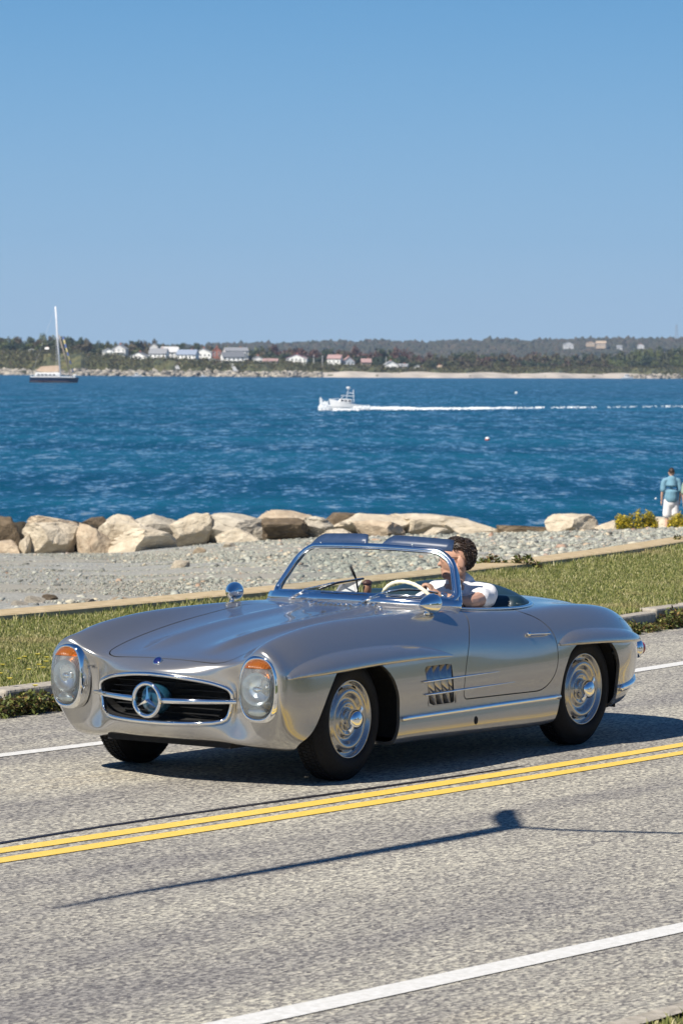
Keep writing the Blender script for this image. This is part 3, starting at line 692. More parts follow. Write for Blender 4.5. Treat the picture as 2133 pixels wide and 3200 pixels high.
# wipers
def on_ws(u, v, off=.0):
    best = None; k = ray(u, v); k = k/np.linalg.norm(k)
    for s in np.linspace(-1, 1, 121):
        for h in np.linspace(-.1, 1, 67):
            p = WS(s, h)-CAM; d = np.linalg.norm(p-k*p.dot(k))
            if best is None or d < best[0]: best = (d, s, h)
    return WS(best[1], best[2])+nrm*(-1 if nrm[0] < 0 else 1)*off
for name, piv, knee, bl in (('far', (920, 1868), (963, 1848), [(1002, 1845), (1050, 1828), (1100, 1818), (1140, 1812)]), ('near', (1140, 1887), (1190, 1865), [(1214, 1854), (1262, 1849), (1320, 1850), (1374, 1857)])):
    pv_ = on_ws(*piv, .02); kn = on_ws(*knee, .03); B = [on_ws(*q, .012) for q in bl]; mid = (B[1]+B[2])/2+nrm*0
    wp = bpy.data.objects.new('wiper', None); COL.objects.link(wp); wp.parent = car; wp.empty_display_size = .05
    V, F = join([sweep([pv_, kn], circ(.009, .007, 8), scale=[1.1, .8]), sweep([kn, B[1]+np.array([.012, 0, .008])], circ(.004, .004, 6)), ell(tuple(pv_), (.013, .013, .013), 10, 8), ell(tuple(pv_-np.array([0, .02, .014])), (.012, .012, .012), 10, 8)])
    mk('wiper_arm', V, F, CHROME, wp, smooth=True)
    V, F = sweep(spline(B, 4), circ(.004, .006, 6)); mk('wiper_blade', V, F, RUBBER, wp)
    V, F = sweep(spline([b+np.array([.006, 0, .006]) for b in B], 4), circ(.0022, .0022, 6)); mk('blade_carrier', V, F, CHROME, wp)

# ---------------------------------------------------------------- cockpit
# rim trim all round the opening
P = []
for x, y in COCK[::2]: P.append((x, y, surf_z(x, y)+.006))
P = np.array(P); P[:, 2] = (np.roll(P[:, 2], 1)+P[:, 2]+np.roll(P[:, 2], -1))/3
keep = P[:, 0] < -1.27
Pk = P[keep]; st_ = int(np.argmax(np.diff(np.where(keep)[0]))) if False else 0
V, F = sweep(P, circ(.016, .009, 10), closed=True); mk('cockpit_rim', V, F, NAVY if False else CHROME, car, smooth=True)
V, F = join([box(-2.30, -1.15, -.60, .60, .20, .24), box(-1.22, -1.14, -.62, .62, .24, .80), box(-2.36, -2.28, -.60, .60, .24, .78), box(-2.3, -1.2, -.665, -.62, .24, .79), box(-2.3, -1.2, .62, .665, .24, .79)])
mk('cabin_tub', V, F, TEAL, car)
# dashboard pad
V = []; F = []
for y in np.linspace(-.62, .62, 17):
    s = y/.69
    for dx, dz in ((.02, -.02), (-.03, .018), (-.09, .020), (-.14, .0), (-.16, -.05), (-.15, -.16)): V.append((-1.10-.16*s*s+dx, y, .88+dz))
F = [(i*6+j, i*6+j+1, (i+1)*6+j+1, (i+1)*6+j) for i in range(16) for j in range(5)]
mk('dashboard', V, F, TEAL, car, smooth=True)
# seats
for sg in (1, -1):
    V, F = box(-2.10, -1.93, sg*.34-.235, sg*.34+.235, .40, .90)
    V = [(v[0]-(v[2]-.4)*.12, v[1]*1.0, v[2]) for v in V]; o = mk('seat_back', V, F, TEAL, car, smooth=True); bevel(o, .07, 5)
    V, F = box(-1.98, -1.45, sg*.34-.235, sg*.34+.235, .26, .42); bevel(mk('seat_cushion', V, F, TEAL, car, smooth=True), .05, 4)
# padded cover over the folded hood behind the seats
nx, ny = 12, 24; V = []
for i in range(nx+1):
    for j in range(ny+1):
        t = i/nx; s = -1+2*j/ny; x = -2.02-.36*t+.10*s*s*t; wdt = .585-.10*t*t
        z = .825+.115*math.sin(min(1, t*1.15+.10)*math.pi*.62)*(1-abs(s)**2.6)+.012*(1-t)
        if t > .75: z -= (t-.75)**2*.9
        V.append((x, s*wdt, z))
F = [(i*(ny+1)+j, (i+1)*(ny+1)+j, (i+1)*(ny+1)+j+1, i*(ny+1)+j+1) for i in range(nx) for j in range(ny)]
o = mk('hood_cover', V, F, TEAL, car, smooth=True); m = o.modifiers.new('s', 'SOLIDIFY'); m.thickness = .02
# steering wheel
wc = gy(1283, 1912, .36); 
ax_ = Vector((-.90, 0, .43)).normalized(); e1 = Vector((0, 1, 0)); e2 = ax_.cross(e1)*-1
swr = .198; P = [Vector(wc)+e1*(swr*math.cos(a))+e2*(swr*math.sin(a)) for a in np.linspace(0, 2*math.pi, 65)[:-1]]
V, F = sweep([tuple(p) for p in P], circ(.0115, .0115, 10), closed=True, up=tuple(ax_), scale=[1+.10*math.cos(k*math.pi) for k in range(64)]); sw = mk('steering_wheel', V, F, CREAM, car, smooth=True)
V, F = join([tube([tuple(Vector(wc)-ax_*.03), tuple(Vector(wc)-e1*swr*.96-e2*.02)], .008), tube([tuple(Vector(wc)-ax_*.03), tuple(Vector(wc)+e1*swr*.96-e2*.02)], .008), ell(tuple(Vector(wc)-ax_*.03), (.04, .04, .04), 14, 8)]); mk('wheel_spokes', V, F, CREAM, sw, smooth=True)
V, F = tube([tuple(Vector(wc)-ax_*.03), tuple(Vector(wc)-ax_*.36)], .022); mk('steering_column', V, F, TEAL, sw)
# interior mirror stalk on the dashboard
a = gy(1096, 1773, -.02); b = gy(1113, 1812, -.02); c = gy(1118, 1850, -.02)
V, F = sweep([tuple(a), tuple((a+b)/2), tuple(b), tuple(c)], circ(.009, .009, 8), scale=[.9, .95, .6, .6]); mk('dash_mirror_stalk', V, F, BLACK, car, smooth=True)

# ================================================================== people
def world_mesh(o, name, mat, parent, voxel=.006, smooth_it=4):
    m = o.modifiers.new('r', 'REMESH'); m.mode = 'VOXEL'; m.voxel_size = voxel; m.use_smooth_shade = True
    s = o.modifiers.new('s', 'SMOOTH'); s.factor = .6; s.iterations = smooth_it
    dg = bpy.context.evaluated_depsgraph_get(); me = bpy.data.meshes.new_from_object(o.evaluated_get(dg)); me.name = name
    bpy.data.objects.remove(o); me.materials.clear(); me.materials.append(mat); me.shade_smooth()
    return obj(name, me, None, parent)
def limb(P, r, n=12): # tapering limb with rounded ends
    P = spline(P, 4); rs = np.interp(np.linspace(0, 1, len(P)), np.linspace(0, 1, len(r)), r)
    return join([sweep(P, circ(1, n=n), scale=list(rs)), ell(tuple(P[0]), (rs[0],)*3, n, 8), ell(tuple(P[-1]), (rs[-1],)*3, n, 8)])
def head_parts(c, yaw, s=1.0, pitch=0):
    Rz = Matrix.Rotation(yaw, 3, 'Z') @ Matrix.Rotation(pitch, 3, 'Y')
    def E(p, r, rot=None, nu=20, nv=14):
        V, F = ell((0, 0, 0), tuple(x*s for x in r), nu, nv, rot); return [tuple(Rz @ (Vector(v)+Vector(p)*s)+Vector(c)) for v in V], F
    rj = Matrix.Rotation(.25, 3, 'Y')
    L = [E((-.012, 0, .035), (.093, .074, .083)), E((.028, 0, .0), (.062, .064, .085)), E((.040, 0, -.062), (.044, .047, .040), rj), E((.060, 0, -.083), (.022, .025, .019)),
         E((.082, 0, -.012), (.026, .012, .014), Matrix.Rotation(.5, 3, 'Y')), E((.078, 0, .008), (.012, .009, .028), Matrix.Rotation(-.35, 3, 'Y')), E((.070, 0, .038), (.020, .050, .011)),
         E((.074, 0, -.044), (.014, .024, .0065)), E((.073, 0, -.055), (.013, .020, .006)), E((.0, .056, -.045), (.045, .014, .035)), E((.0, -.056, -.045), (.045, .014, .035)),
         E((-.005, 0, -.11), (.050, .052, .06))]
    for sg in (1, -1):
        L += [E((-.012, .082*sg, -.008), (.021, .010, .034), Matrix.Rotation(.2, 3, 'Y')), E((-.008, .072*sg, -.010), (.010, .010, .016))]
    return L, (lambda p: Rz @ (Vector(p)*s)+Vector(c)), Rz
SKIN = noisy('skin', (.52, .29, .20), (.58, .34, .24), 30, rough=.5, bump=.1, bdist=.002)
SKIN2 = noisy('skin_pale', (.55, .33, .23), (.60, .37, .27), 30, rough=.55)
SHIRT = noisy('white_shirt_cloth', (.78, .77, .78), (.84, .83, .84), 14, rough=.8, bump=.5, bdist=.01)
HAIRM = noisy('dark_brown_hair', (.018, .011, .008), (.05, .03, .02), 140, rough=.45, vs=(1, 1, .25), bump=.8, bdist=.004)
TROUS = noisy('navy_trousers', (.02, .03, .06), (.03, .04, .08), 30, rough=.8)
def seat_driver():
    p = thing('person', 'dark-haired driver in white short-sleeved shirt with one hand on the cream steering wheel', 'person', (-1.9, .36, .42))
    o = np.array([-1.9, .36, .42])
    hc_ = gy(1424, 1752, .37); hc_[2] -= 0.0
    L, Tm, Rz = head_parts(tuple(hc_), R(-46), 1.06, R(2))
    nb = hc_+np.array([-.05, -.005, -.16]); sh = gy(1519, 1847, .545); shR = np.array([sh[0]-.02, .17, sh[2]-.01]); el = gy(1458, 1884, .60); wr = gy(1386, 1868, .50); kn = gy(1352, 1846, .44)
    sh[2] -= .03; shR[2] -= .02
    body = [limb([nb+np.array([.03, 0, .07]), nb], [.056, .066])]
    body += [limb([nb+np.array([0, 0, -.02]), (nb[0]-.03, .36, nb[2]-.20), (-1.93, .36, .45)], [.10, .14, .15], 16)]
    body += [limb([sh, el, wr], [.056, .047, .042, .036, .028])]
    wrR = gy(1350, 1890, .26)
    elR = np.array([-1.62, .10, .82])
    body += [limb([shR, elR, wrR], [.056, .044, .04, .034, .028])]
    # hands: palm + four fingers curled over the rim + thumb
    for (w_, k_, ydir) in ((wr, kn, 1), (wrR, gy(1330, 1886, .24), -1)):
        d = (k_-w_)/np.linalg.norm(k_-w_); side = np.cross(d, [0, 0, 1]); side /= np.linalg.norm(side); upn = np.cross(side, d)
        pc = w_+d*.05; V, F = ell((0, 0, 0), (1, 1, 1), 14, 10)
        body.append(([tuple(pc+d*v[0]*.050+side*v[1]*.040+upn*v[2]*.017) for v in V], F))
        for q in range(4):
            off = side*(-.030+.020*q); ln = [.92, 1.05, 1.0, .82][q]
            a0 = pc+d*.038+off+upn*.006; a1 = a0+d*.030*ln+upn*.008; a2 = a1+d*.020*ln-upn*.016; a3 = a2-d*.010-upn*.020*ln
            body.append(limb([a0, a1, a2, a3], [.0105, .0095, .009, .0078], 8))
        t0 = pc+d*.005-side*.036*ydir; body.append(limb([t0, t0+d*.025-side*.014*ydir-upn*.012, t0+d*.050-upn*.022], [.013, .011, .009], 8))
    # legs
    for yy in (.26, .46): body.append(limb([(-1.92, yy, .46), (-1.45, yy, .56), (-1.15, yy, .30)], [.085, .07, .06, .05]))
    V, F = join(L+body); V = [tuple(np.array(v)-o) for v in V]
    world_mesh(mk('tmp', V, F), 'body', SKIN, p, .005, 1)
    # shirt
    S_ = [limb([nb+np.array([-.005, 0, -.005]), (nb[0]-.03, .36, nb[2]-.14), (-1.93, .36, .46)], [.100, .150, .158, .16], 18)]
    for (a, b, c) in ((sh, el, .34), (shR, elR, .6)):
        a = np.array(a); b = np.array(b); m_ = a+(b-a)*c
        S_.append(limb([np.array([nb[0]-.01, a[1]*.35+.36*.65, nb[2]-.035]), a+np.array([-.01, 0, .012])], [.078, .064]))
        S_.append(limb([a+np.array([0, 0, -.012]), m_], [.060, .064, .066]))
    V, F = join(S_); V = [tuple(np.array(v)-o) for v in V]
    s = world_mesh(mk('tmp', V, F), 'shirt', SHIRT, p, .008, 6)
    # collar
    V = []
    for k in range(25):
        a = R(-160+320*k/24); r1 = .066; r2 = .088
        ff_ = Vector((math.cos(a), math.sin(a), 0)); ff_.rotate(Matrix.Rotation(R(-15), 3, 'Z'))
        lo = Vector(nb)+Vector((.005, 0, .004)); V += [tuple(lo+ff_*r1+Vector((0, 0, .040-.025*math.cos(a)))-Vector(o)), tuple(lo+ff_*r2+Vector((0, 0, .012-.038*max(0, math.cos(a))))-Vector(o))]
    F = [(2*k, 2*k+1, 2*k+3, 2*k+2) for k in range(24)]
    c_ = mk('collar', V, F, SHIRT, p, smooth=True); m = c_.modifiers.new('s', 'SOLIDIFY'); m.thickness = .004
    # hair: shell over the skull with strands
    H = []
    V, F = ell((0, 0, 0), (.097, .080, .090), 40, 26); V = [Vector((v[0]-.014, v[1], v[2]+.035)) for v in V]
    keep = set(i for i, v in enumerate(V) if (v.z > .060-.0*v.x or v.x < -.016) and not (v.x > .052 and v.z < .095) and v.z > -.060 and not (abs(v.y) > .050 and v.x > -.040 and v.z < .034))
    F = [f for f in F if all(i in keep for i in f)]
    rng = random.Random(3); cen = Vector((-.014, 0, .035))
    V = [v+(v-cen).normalized()*(rng.uniform(-.002, .003)+.004*math.sin(v.x*60+v.y*40)) for v in V]
    parts = [([tuple(v) for v in V], F)]
    for _ in range(700):
        i = rng.choice(tuple(keep)); v = V[i]; nn = (v-cen).normalized(); d0 = Vector((-.9 if v.z > .05 else -.3, rng.uniform(-.25, .25), -.6 if v.z < .09 else .0)); d = ((d0-nn*d0.dot(nn)).normalized()+nn*.12).normalized(); sdv = nn.cross(d).normalized()*.0024
        e = v+d*rng.uniform(.010, .018)+Vector((0, 0, rng.uniform(-.006, .002))); m_ = v+d*.008+nn*.002
        parts.append(([tuple(v-sdv), tuple(v+sdv), tuple(m_+sdv), tuple(m_-sdv), tuple(e)], [(0, 1, 2, 3), (3, 2, 4)]))
    V, F = join(parts); V = [tuple(Tm(v)-Vector(o)) for v in V]; h = mk('hair', V, F, HAIRM, p, smooth=True); m = h.modifiers.new('s', 'SOLIDIFY'); m.thickness = .006; m.offset = -1
    # stubble shadow is skin; eyes, brows, glasses temple
    for sg in (1, -1):
        V, F = ell((0, 0, 0), (.011, .011, .011), 10, 8); mk('eye', [tuple(Tm(Vector(v)+Vector((.070, .031*sg, .016)))-Vector(o)) for v in V], F, noisy('eye_white', (.6, .58, .55), (.03, .02, .02), 3, rough=.1) if sg > 0 else bpy.data.materials['eye_white'], p, smooth=True)
        V, F = sweep([(.076, .014*sg, .036), (.076, .032*sg, .041), (.066, .050*sg, .036)], circ(.003, .005, 6)); mk('eyebrow', [tuple(Tm(v)-Vector(o)) for v in V], F, HAIRM, p)
        V, F = sweep([(.085, .045*sg, .022), (.06, .064*sg, .024), (.0, .076*sg, .020)], circ(.0013, .002, 6)); mk('glasses_temple', [tuple(Tm(v)-Vector(o)) for v in V], F, BLACK, p)
        V, F = sweep([(.088, .030*sg+.018*math.cos(a), .014+.014*math.sin(a)) for a in np.linspace(0, 6.28, 17)[:-1]], circ(.001, .001, 5), closed=True, up=(1, 0, 0)); mk('glasses_rim', [tuple(Tm(v)-Vector(o)) for v in V], F, BLACK, p)
    V, F = sweep([tuple(wr+np.array([.018, 0, 0])-o), tuple(wr-np.array([.018, 0, 0])-o)], circ(.034, .034, 14)); 
    wa = limb([wr-(wr-kn)/np.linalg.norm(wr-kn)*-.02, wr-(wr-kn)/np.linalg.norm(wr-kn)*0.0], [.033, .033]); V = [tuple(np.array(v)-o) for v in wa[0]]; mk('wristwatch', V, wa[1], CHROME, p, smooth=True)
    V = []
seat_driver()
# white card and a tan stand-in for a hand on the dashboard
a = [gy(u, v, -.03) for u, v in ((1040, 1857), (1133, 1812), (1108, 1858))]
def card():
    P = [gy(1042, 1860, -.10), gy(1060, 1828, -.08), gy(1131, 1812, -.02), gy(1108, 1862, -.02)]
    o = mk('route_card', P, [(0, 1, 2, 3)], None); m = pm('printed_card', (.85, .84, .86), .6); t = NT(m)
    c = P[0]*.5+P[2]*.5
    geo = t.n('NewGeometry'); d = t.n('VectorMath', operation='DISTANCE'); t.l(geo.outputs['Position'], d.inputs[0]); d.inputs[1].default_value = tuple(gy(1086, 1838, -.05))
    t.col(t.ramp(d.outputs['Value'], [(.0, (.70, .25, .06)), (.010, (.70, .25, .06)), (.011, (.85, .84, .86)), (.050, (.85, .84, .86)), (.0505, (.55, .45, .5)), (.053, (.85, .84, .86))]))
    for e in []: pass
    o.data.materials.append(m); md = o.modifiers.new('s', 'SOLIDIFY'); md.thickness = .002
    tag(o, 'white printed card with an orange spot propped behind the windscreen', 'card')
card()
c = gy(1147, 1838, -.0); V1 = ell((0, 0, 0), (.030, .022, .042), 16, 12); V = [(v[0], v[1], v[2]*(1 if v[2] > 0 else 1.1)) for v in V1[0]]
b_ = mk('hand_stand_in', V, V1[1], noisy('stand_in_tan', (.42, .22, .13), (.30, .14, .08), 25, rough=.5, bump=.3, bdist=.003), None, smooth=True); b_.location = tuple(c+np.array([0, 0, .0])); tag(b_, 'small tan stand-in for a hand on the dashboard beside the white card', 'stand-in')
# camera-strap-brown top of the hand stand-in
V, F = ell((0, 0, 0), (.034, .026, .020), 14, 8); mk('stand_in_top', [(v[0]-.0, v[1], v[2]+.030) for v in V], F, noisy('stand_in_brown', (.07, .03, .025), (.11, .05, .04), 25, rough=.5), b_, smooth=True)

# ================================================================== ground, road, sea (the setting)
RZ = math.atan2(RT[1], RT[0])            # objects turned so their local x runs to the picture's right, local y away
def big(name, V, F, mat=None, parent=None, smooth=False):
    """fast mesh from numpy arrays (all faces the same size)"""
    V = np.asarray(V, np.float32); F = np.asarray(F, np.int32); me = bpy.data.meshes.new(name); k = F.shape[1]
    me.vertices.add(len(V)); me.vertices.foreach_set('co', V.ravel()); me.loops.add(F.size); me.loops.foreach_set('vertex_index', F.ravel())
    me.polygons.add(len(F)); me.polygons.foreach_set('loop_start', np.arange(0, F.size, k, dtype=np.int32)); me.polygons.foreach_set('loop_total', np.full(len(F), k, np.int32))
    me.update(calc_edges=True)
    if smooth: me.shade_smooth()
    return obj(name, me, mat, parent)
def curve_fit(px, z=0.0, deg=2):
    P = np.array([gz(u, v, z) for u, v in px]); c = np.polyfit(P[:, 0], P[:, 1], deg); lo, hi = P[:, 0].min()-1, P[:, 0].max()+1; dc = np.polyder(c)
    def f(x):
        x = np.asarray(x, float); xc = np.clip(x, lo, hi); return np.polyval(c, xc)+np.polyval(dc, xc)*(x-xc)*.6
    return f
Y1a = curve_fit([(0, 2653), (200, 2624), (600, 2563.8), (800, 2533), (1250, 2463.5), (1450, 2432), (1700, 2393), (1933, 2354.6), (2133, 2323)])
Y1b = curve_fit([(0, 2668), (200, 2640.6), (600, 2579), (800, 2550), (1250, 2478), (1450, 2448), (1700, 2405.5), (1933, 2368), (2133, 2336)])
Y2a = curve_fit([(0, 2683.5), (200, 2653), (600, 2591), (800, 2561), (1250, 2491), (1450, 2458.4), (1700, 2418), (1933, 2381), (2133, 2348.5)])
Y2b = curve_fit([(0, 2699), (200, 2670), (600, 2608), (800, 2576.5), (1250, 2505.6), (1450, 2473), (1700, 2430), (1933, 2394), (2133, 2360)])
DRKa = curve_fit([(0, 2634), (200, 2601.5), (600, 2540), (800, 2514), (1250, 2450), (1450, 2422), (1570, 2404)], deg=3)
DRKb = curve_fit([(0, 2640), (200, 2607), (600, 2545), (800, 2518.5), (1250, 2454), (1450, 2426), (1570, 2406)], deg=3)
WNa = curve_fit([(635, 3200), (800, 3171), (1200, 3082), (1400, 3043), (1933, 2928), (2133, 2885)], deg=1)
WNb = curve_fit([(600, 3247), (800, 3213), (1200, 3121), (1400, 3076), (1933, 2961), (2133, 2915)], deg=1)
WFa = curve_fit([(0, 2357.6), (287, 2322), (1994, 2090), (2133, 2068)])
WFb = curve_fit([(0, 2368), (287, 2333), (1994, 2101), (2133, 2079.5)])
KB = curve_fit([(0, 2236), (96, 2226), (190, 2216), (1990, 1974), (2133, 1952)])            # kerb foot
_wl = [(0, 1921), (830, 1852), (1500, 1775), (2133, 1692)]
WL = curve_fit(_wl, .20)                                                                       # sea wall, landward edge of the cap
def ribbon(name, fa, fb, x0, x1, z, mat, n=160, za=None):
    xs = np.linspace(x0, x1, n); A = np.stack([xs, fa(xs), np.full(n, z)], 1); B = np.stack([xs, fb(xs), np.full(n, z if za is None else za)], 1)
    V = np.empty((2*n, 3)); V[0::2] = A; V[1::2] = B
    F = [(2*i, 2*i+1, 2*i+3, 2*i+2) for i in range(n-1)]
    o = mk(name, V, F, mat)
    if o.data.polygons[0].normal.z < 0: o.data.flip_normals()
    return o
# asphalt: coarse pale aggregate in dark binder, worn wheel tracks
ASPH = pm('asphalt', (.2, .2, .2), .85); t = NT(ASPH)
geo = t.n('NewGeometry'); pos = geo.outputs['Position']
def mapped(t, vec, sc=(1, 1, 1), rot=0):
    m = t.n('Mapping'); m.inputs['Scale'].default_value = sc; m.inputs['Rotation'].default_value = (0, 0, rot); t.l(vec, m.inputs['Vector']); return m.outputs[0]
vor = t.n('TexVoronoi', feature='F1'); vor.inputs['Scale'].default_value = 85; t.l(mapped(t, pos, (.55, 1, 1)), vor.inputs['Vector'])
sep = t.n('SeparateColor'); t.l(vor.outputs['Color'], sep.inputs[0])
grain = t.ramp(sep.outputs[0], [(.0, (.135, .125, .118)), (.30, (.245, .23, .205)), (.62, (.38, .36, .305)), (1.0, (.56, .525, .435))])
n1 = t.noise(mapped(t, pos, (.5, 1, 1)), 42, 5, .7); spk = t.ramp(n1, [(.36, (.50, .50, .52)), (.50, (1, 1, 1)), (.66, (1.25, 1.23, 1.15))])
c = t.mix(1.0, grain, spk, 'MULTIPLY')
n2 = t.noise(mapped(t, pos, (.10, .75, 1)), 1.3, 5, .6); trk = t.ramp(n2, [(.38, (.60, .60, .66)), (.56, (1.06, 1.06, 1.04))])
c = t.mix(.9, c, trk, 'MULTIPLY')
n3 = t.noise(mapped(t, pos, (.05, .5, 1)), 2.2, 4, .6); st2 = t.ramp(n3, [(.60, (1, 1, 1)), (.70, (.93, .84, .72))]); c = t.mix(.5, c, st2, 'MULTIPLY')
t.col(c); hb = t.mix(.5, vor.outputs['Distance'], n1); t.bump(hb, .7, .006)
NK = curve_fit([(1960, 3186), (2092, 3149), (2133, 3138)], 0, 1)
# one sheet of ground from behind the camera to the sea wall
xs = np.linspace(-260, 260, 261)
ASP2 = ASPH
o = ribbon('road', lambda x: KB(x)-.10, lambda x: NK(x)+.02, -260, 260, 0.0, ASPH); tag(o, kind='structure')
# hold the road edge near the camera (kerb and verge in the bottom right corner)

YEL = noisy('yellow_road_paint', (.76, .51, .085), (.82, .57, .11), 35, rough=.55); t = NT(YEL)
WHT = noisy('white_road_paint', (.60, .59, .55), (.72, .71, .68), 30, rough=.6)
DRK = noisy('dark_line_paint', (.008, .007, .012), (.016, .014, .02), 30, rough=.6)
def wear(m, keep):
    t = NT(m); g = t.n('NewGeometry'); n_ = t.noise(g.outputs['Position'], 55, 6, .8); a = t.ramp(n_, [(keep-.05, (0, 0, 0)), (keep+.02, (1, 1, 1))])
    cur = t.b.inputs['Base Color'].links[0].from_socket; t.col(t.mix(a, (.30, .29, .27), cur)); t.bump(n_, .5, .004)
wear(YEL, .36); wear(WHT, .33)
for nm, a, b, m, x0, x1, l in (('centre_line', Y1a, Y1b, YEL, -120, 60, None), ('centre_line', Y2a, Y2b, YEL, -120, 60, None), ('edge_line', WNa, WNb, WHT, -60, 40, None), ('edge_line', WFa, WFb, WHT, -120, 60, None)):
    tag(ribbon(nm, a, b, x0, x1, .004, m, 260), kind='structure')
tag(ribbon('dark_line', DRKa, DRKb, -1.2, 14, .004, DRK, 120), kind='structure')  # thin near-black line laid flat along the road beside the yellow lines

# ---- grass strip between kerb and sea wall
GRD = pm('turf_soil', (.08, .08, .03), .95); t = NT(GRD); g = t.n('NewGeometry'); a = t.noise(g.outputs['Position'], 1.1, 5, .6); b = t.noise(g.outputs['Position'], 38, 5, .7)
ca = t.ramp(a, [(.38, (.055, .085, .020)), (.55, (.10, .115, .035)), (.68, (.20, .175, .085))]); t.col(t.mix(1.0, ca, t.ramp(b, [(.3, (.45, .45, .4)), (.7, (1.4, 1.4, 1.3))]), 'MULTIPLY')); t.bump(b, .8, .03)
GZ = .15
def gsurf(x, y): return GZ
o = ribbon('grass_ground', lambda x: WL(x)+.0, lambda x: KB(x)-.20, -200, 120, GZ-.01, GRD, 240); tag(o, kind='structure')
CONC = noisy('sandy_concrete', (.38, .29, .16), (.52, .41, .25), 9, rough=.9, bump=.4, bdist=.02)
CONC2 = noisy('kerb_stone', (.30, .27, .22), (.42, .38, .32), 20, rough=.9, bump=.6, bdist=.02)
# sea wall: a capped wall, seaward face going down to the beach
WLs = lambda x: WL(x)-.75
n = 220; xs = np.linspace(-200, 120, n); V = []
for x in xs:
    y = float(WL(x)); ny = 0
    for dy, z in ((.03, GZ-.02), (.02, .195), (-.0, .205), (-.38, .205), (-.41, .19), (-.43, -2.6)): V.append((x, y+dy, z))
F = [(i*6+j, (i+1)*6+j, (i+1)*6+j+1, i*6+j+1) for i in range(n-1) for j in range(5)]
tag(mk('sea_wall', V, F, CONC), 'low sandy concrete sea wall along the back of the grass verge', 'wall')
# kerb: single stones, each slightly out of line
rng = random.Random(5)
kerb = thing('kerb', 'broken stone kerb edging the far grass verge, half hidden by weeds', 'kerb', tuple(gz(60, 2240)))
ko = np.array(kerb.location); x = -17.0; base = None
while x < 7:
    L = rng.uniform(.75, 1.1); y = float(KB(x+L/2)); y2 = float(KB(x+L)); y1 = float(KB(x)); a = math.atan2(y2-y1, L)
    if base is None:
        V, F = box(-.5, .5, -.17, 0, -.05, 1); V, F = box(-.49, .49, -.17, .0, -.04, .155); base = mesh('kerb_stone', V, F); base.materials.append(CONC2)
    o = bpy.data.objects.new('kerb_stone', base); COL.objects.link(o); o.parent = kerb; o.location = (x+L/2-ko[0], y-.02+rng.uniform(-.015, .015)-ko[1], rng.uniform(-.02, .012)); o.scale = (L, 1, 1); o.rotation_euler = (rng.uniform(-.04, .04), rng.uniform(-.015, .015), a)
    m = o.modifiers.new('b', 'BEVEL'); m.width = .018; m.segments = 2
    x += L+.012
# ---- grass blades (numpy)
def blades(name, pts, hmin, hmax, wdt, mats, lean=.5, seed=1):
    r = np.random.default_rng(seed); n = len(pts); a = r.uniform(0, 2*math.pi, n); h = r.uniform(hmin, hmax, n)*r.uniform(.6, 1.2, n); la = r.uniform(0, 2*math.pi, n); lm = r.uniform(.1, lean, n)*h
    w_ = wdt*r.uniform(.6, 1.3, n); dx = np.cos(a)*w_/2; dy = np.sin(a)*w_/2; lx = np.cos(la)*lm; ly = np.sin(la)*lm
    P = np.asarray(pts); V = np.empty((n, 5, 3))
    V[:, 0] = P+np.stack([-dx, -dy, 0*dx], 1); V[:, 1] = P+np.stack([dx, dy, 0*dx], 1)
    m = P+np.stack([lx*.35, ly*.35, h*.6], 1); V[:, 2] = m+np.stack([dx*.8, dy*.8, 0*dx], 1); V[:, 3] = m-np.stack([dx*.8, dy*.8, 0*dx], 1); V[:, 4] = P+np.stack([lx, ly, h], 1)
    idx = np.arange(n)[:, None]*5; F = np.concatenate([idx+[0, 1, 2], idx+[0, 2, 3], idx+[3, 2, 4]], 0)
    return big(name, V.reshape(-1, 3), F, mats)
def leafmat(name, stops, patch=None, rough=.6, transl=.25):
    m = pm(name, stops[0][1], rough); t = NT(m); g = t.n('NewGeometry'); rnd = g.outputs['Random Per Island']
    c = t.ramp(rnd, stops)
    if patch:
        n_ = t.noise(g.outputs['Position'], patch[0], 4, .6); c = t.mix(t.ramp(n_, [(patch[1], (0, 0, 0)), (patch[2], (1, 1, 1))]), c, patch[3], 'MIX')
    t.col(c)
    if transl: # thin leaves let some light through
        tr = t.n('BsdfTranslucent'); t.l(c, tr.inputs[0]); mx = t.n('MixShader'); mx.inputs[0].default_value = transl; o = t.t.nodes['Material Output']
        t.l(t.b.outputs[0], mx.inputs[1]); t.l(tr.outputs[0], mx.inputs[2]); t.l(mx.outputs[0], o.inputs['Surface'])
    return m
GRASSM = leafmat('grass_blades', [(.0, (.085, .115, .020)), (.35, (.17, .20, .045)), (.65, (.30, .30, .085)), (.88, (.46, .42, .18)), (1.0, (.60, .54, .32))], (.55, .54, .70, (.42, .35, .17)))
r = np.random.default_rng(11)
def verge_points(n, d0=23, d1=53):
    d = d0+(d1-d0)*r.random(n*2)**1.1; s = r.uniform(-.1, .1, n*2)*d; P = CAM[None]+FW[None]*d[:, None]+RT[None]*s[:, None]; P[:, 2] = GZ-.01
    ok = (P[:, 1] < KB(P[:, 0])-.17) & (P[:, 1] > WL(P[:, 0])+.03); return P[ok][:n]
gp = verge_points(430000); print('grass', len(gp))
tag(blades('grass', gp, .016, .038, .007, GRASSM, .9, 2), kind='stuff')
# taller tufts along the sea wall and at the kerb
def edge_points(f, n, x0, x1, w0, w1, seed, clump=.5):
    q = np.random.default_rng(seed); x = q.uniform(x0, x1, n); y = f(x)+q.uniform(w0, w1, n); k = np.sin(x*5.3)+np.sin(x*2.1+1)+q.uniform(-1.6, 1.6, n)
    P = np.stack([x, y, np.full(n, GZ-.01)], 1); return P[k > clump]
tuft = np.concatenate([edge_points(WL, 26000, -26, -5, .02, .45, 3), edge_points(KB, 16000, -17, 5, -.55, -.14, 4)])
tag(blades('grass_tufts', tuft, .03, .08, .008, GRASSM, .7, 5), kind='stuff')
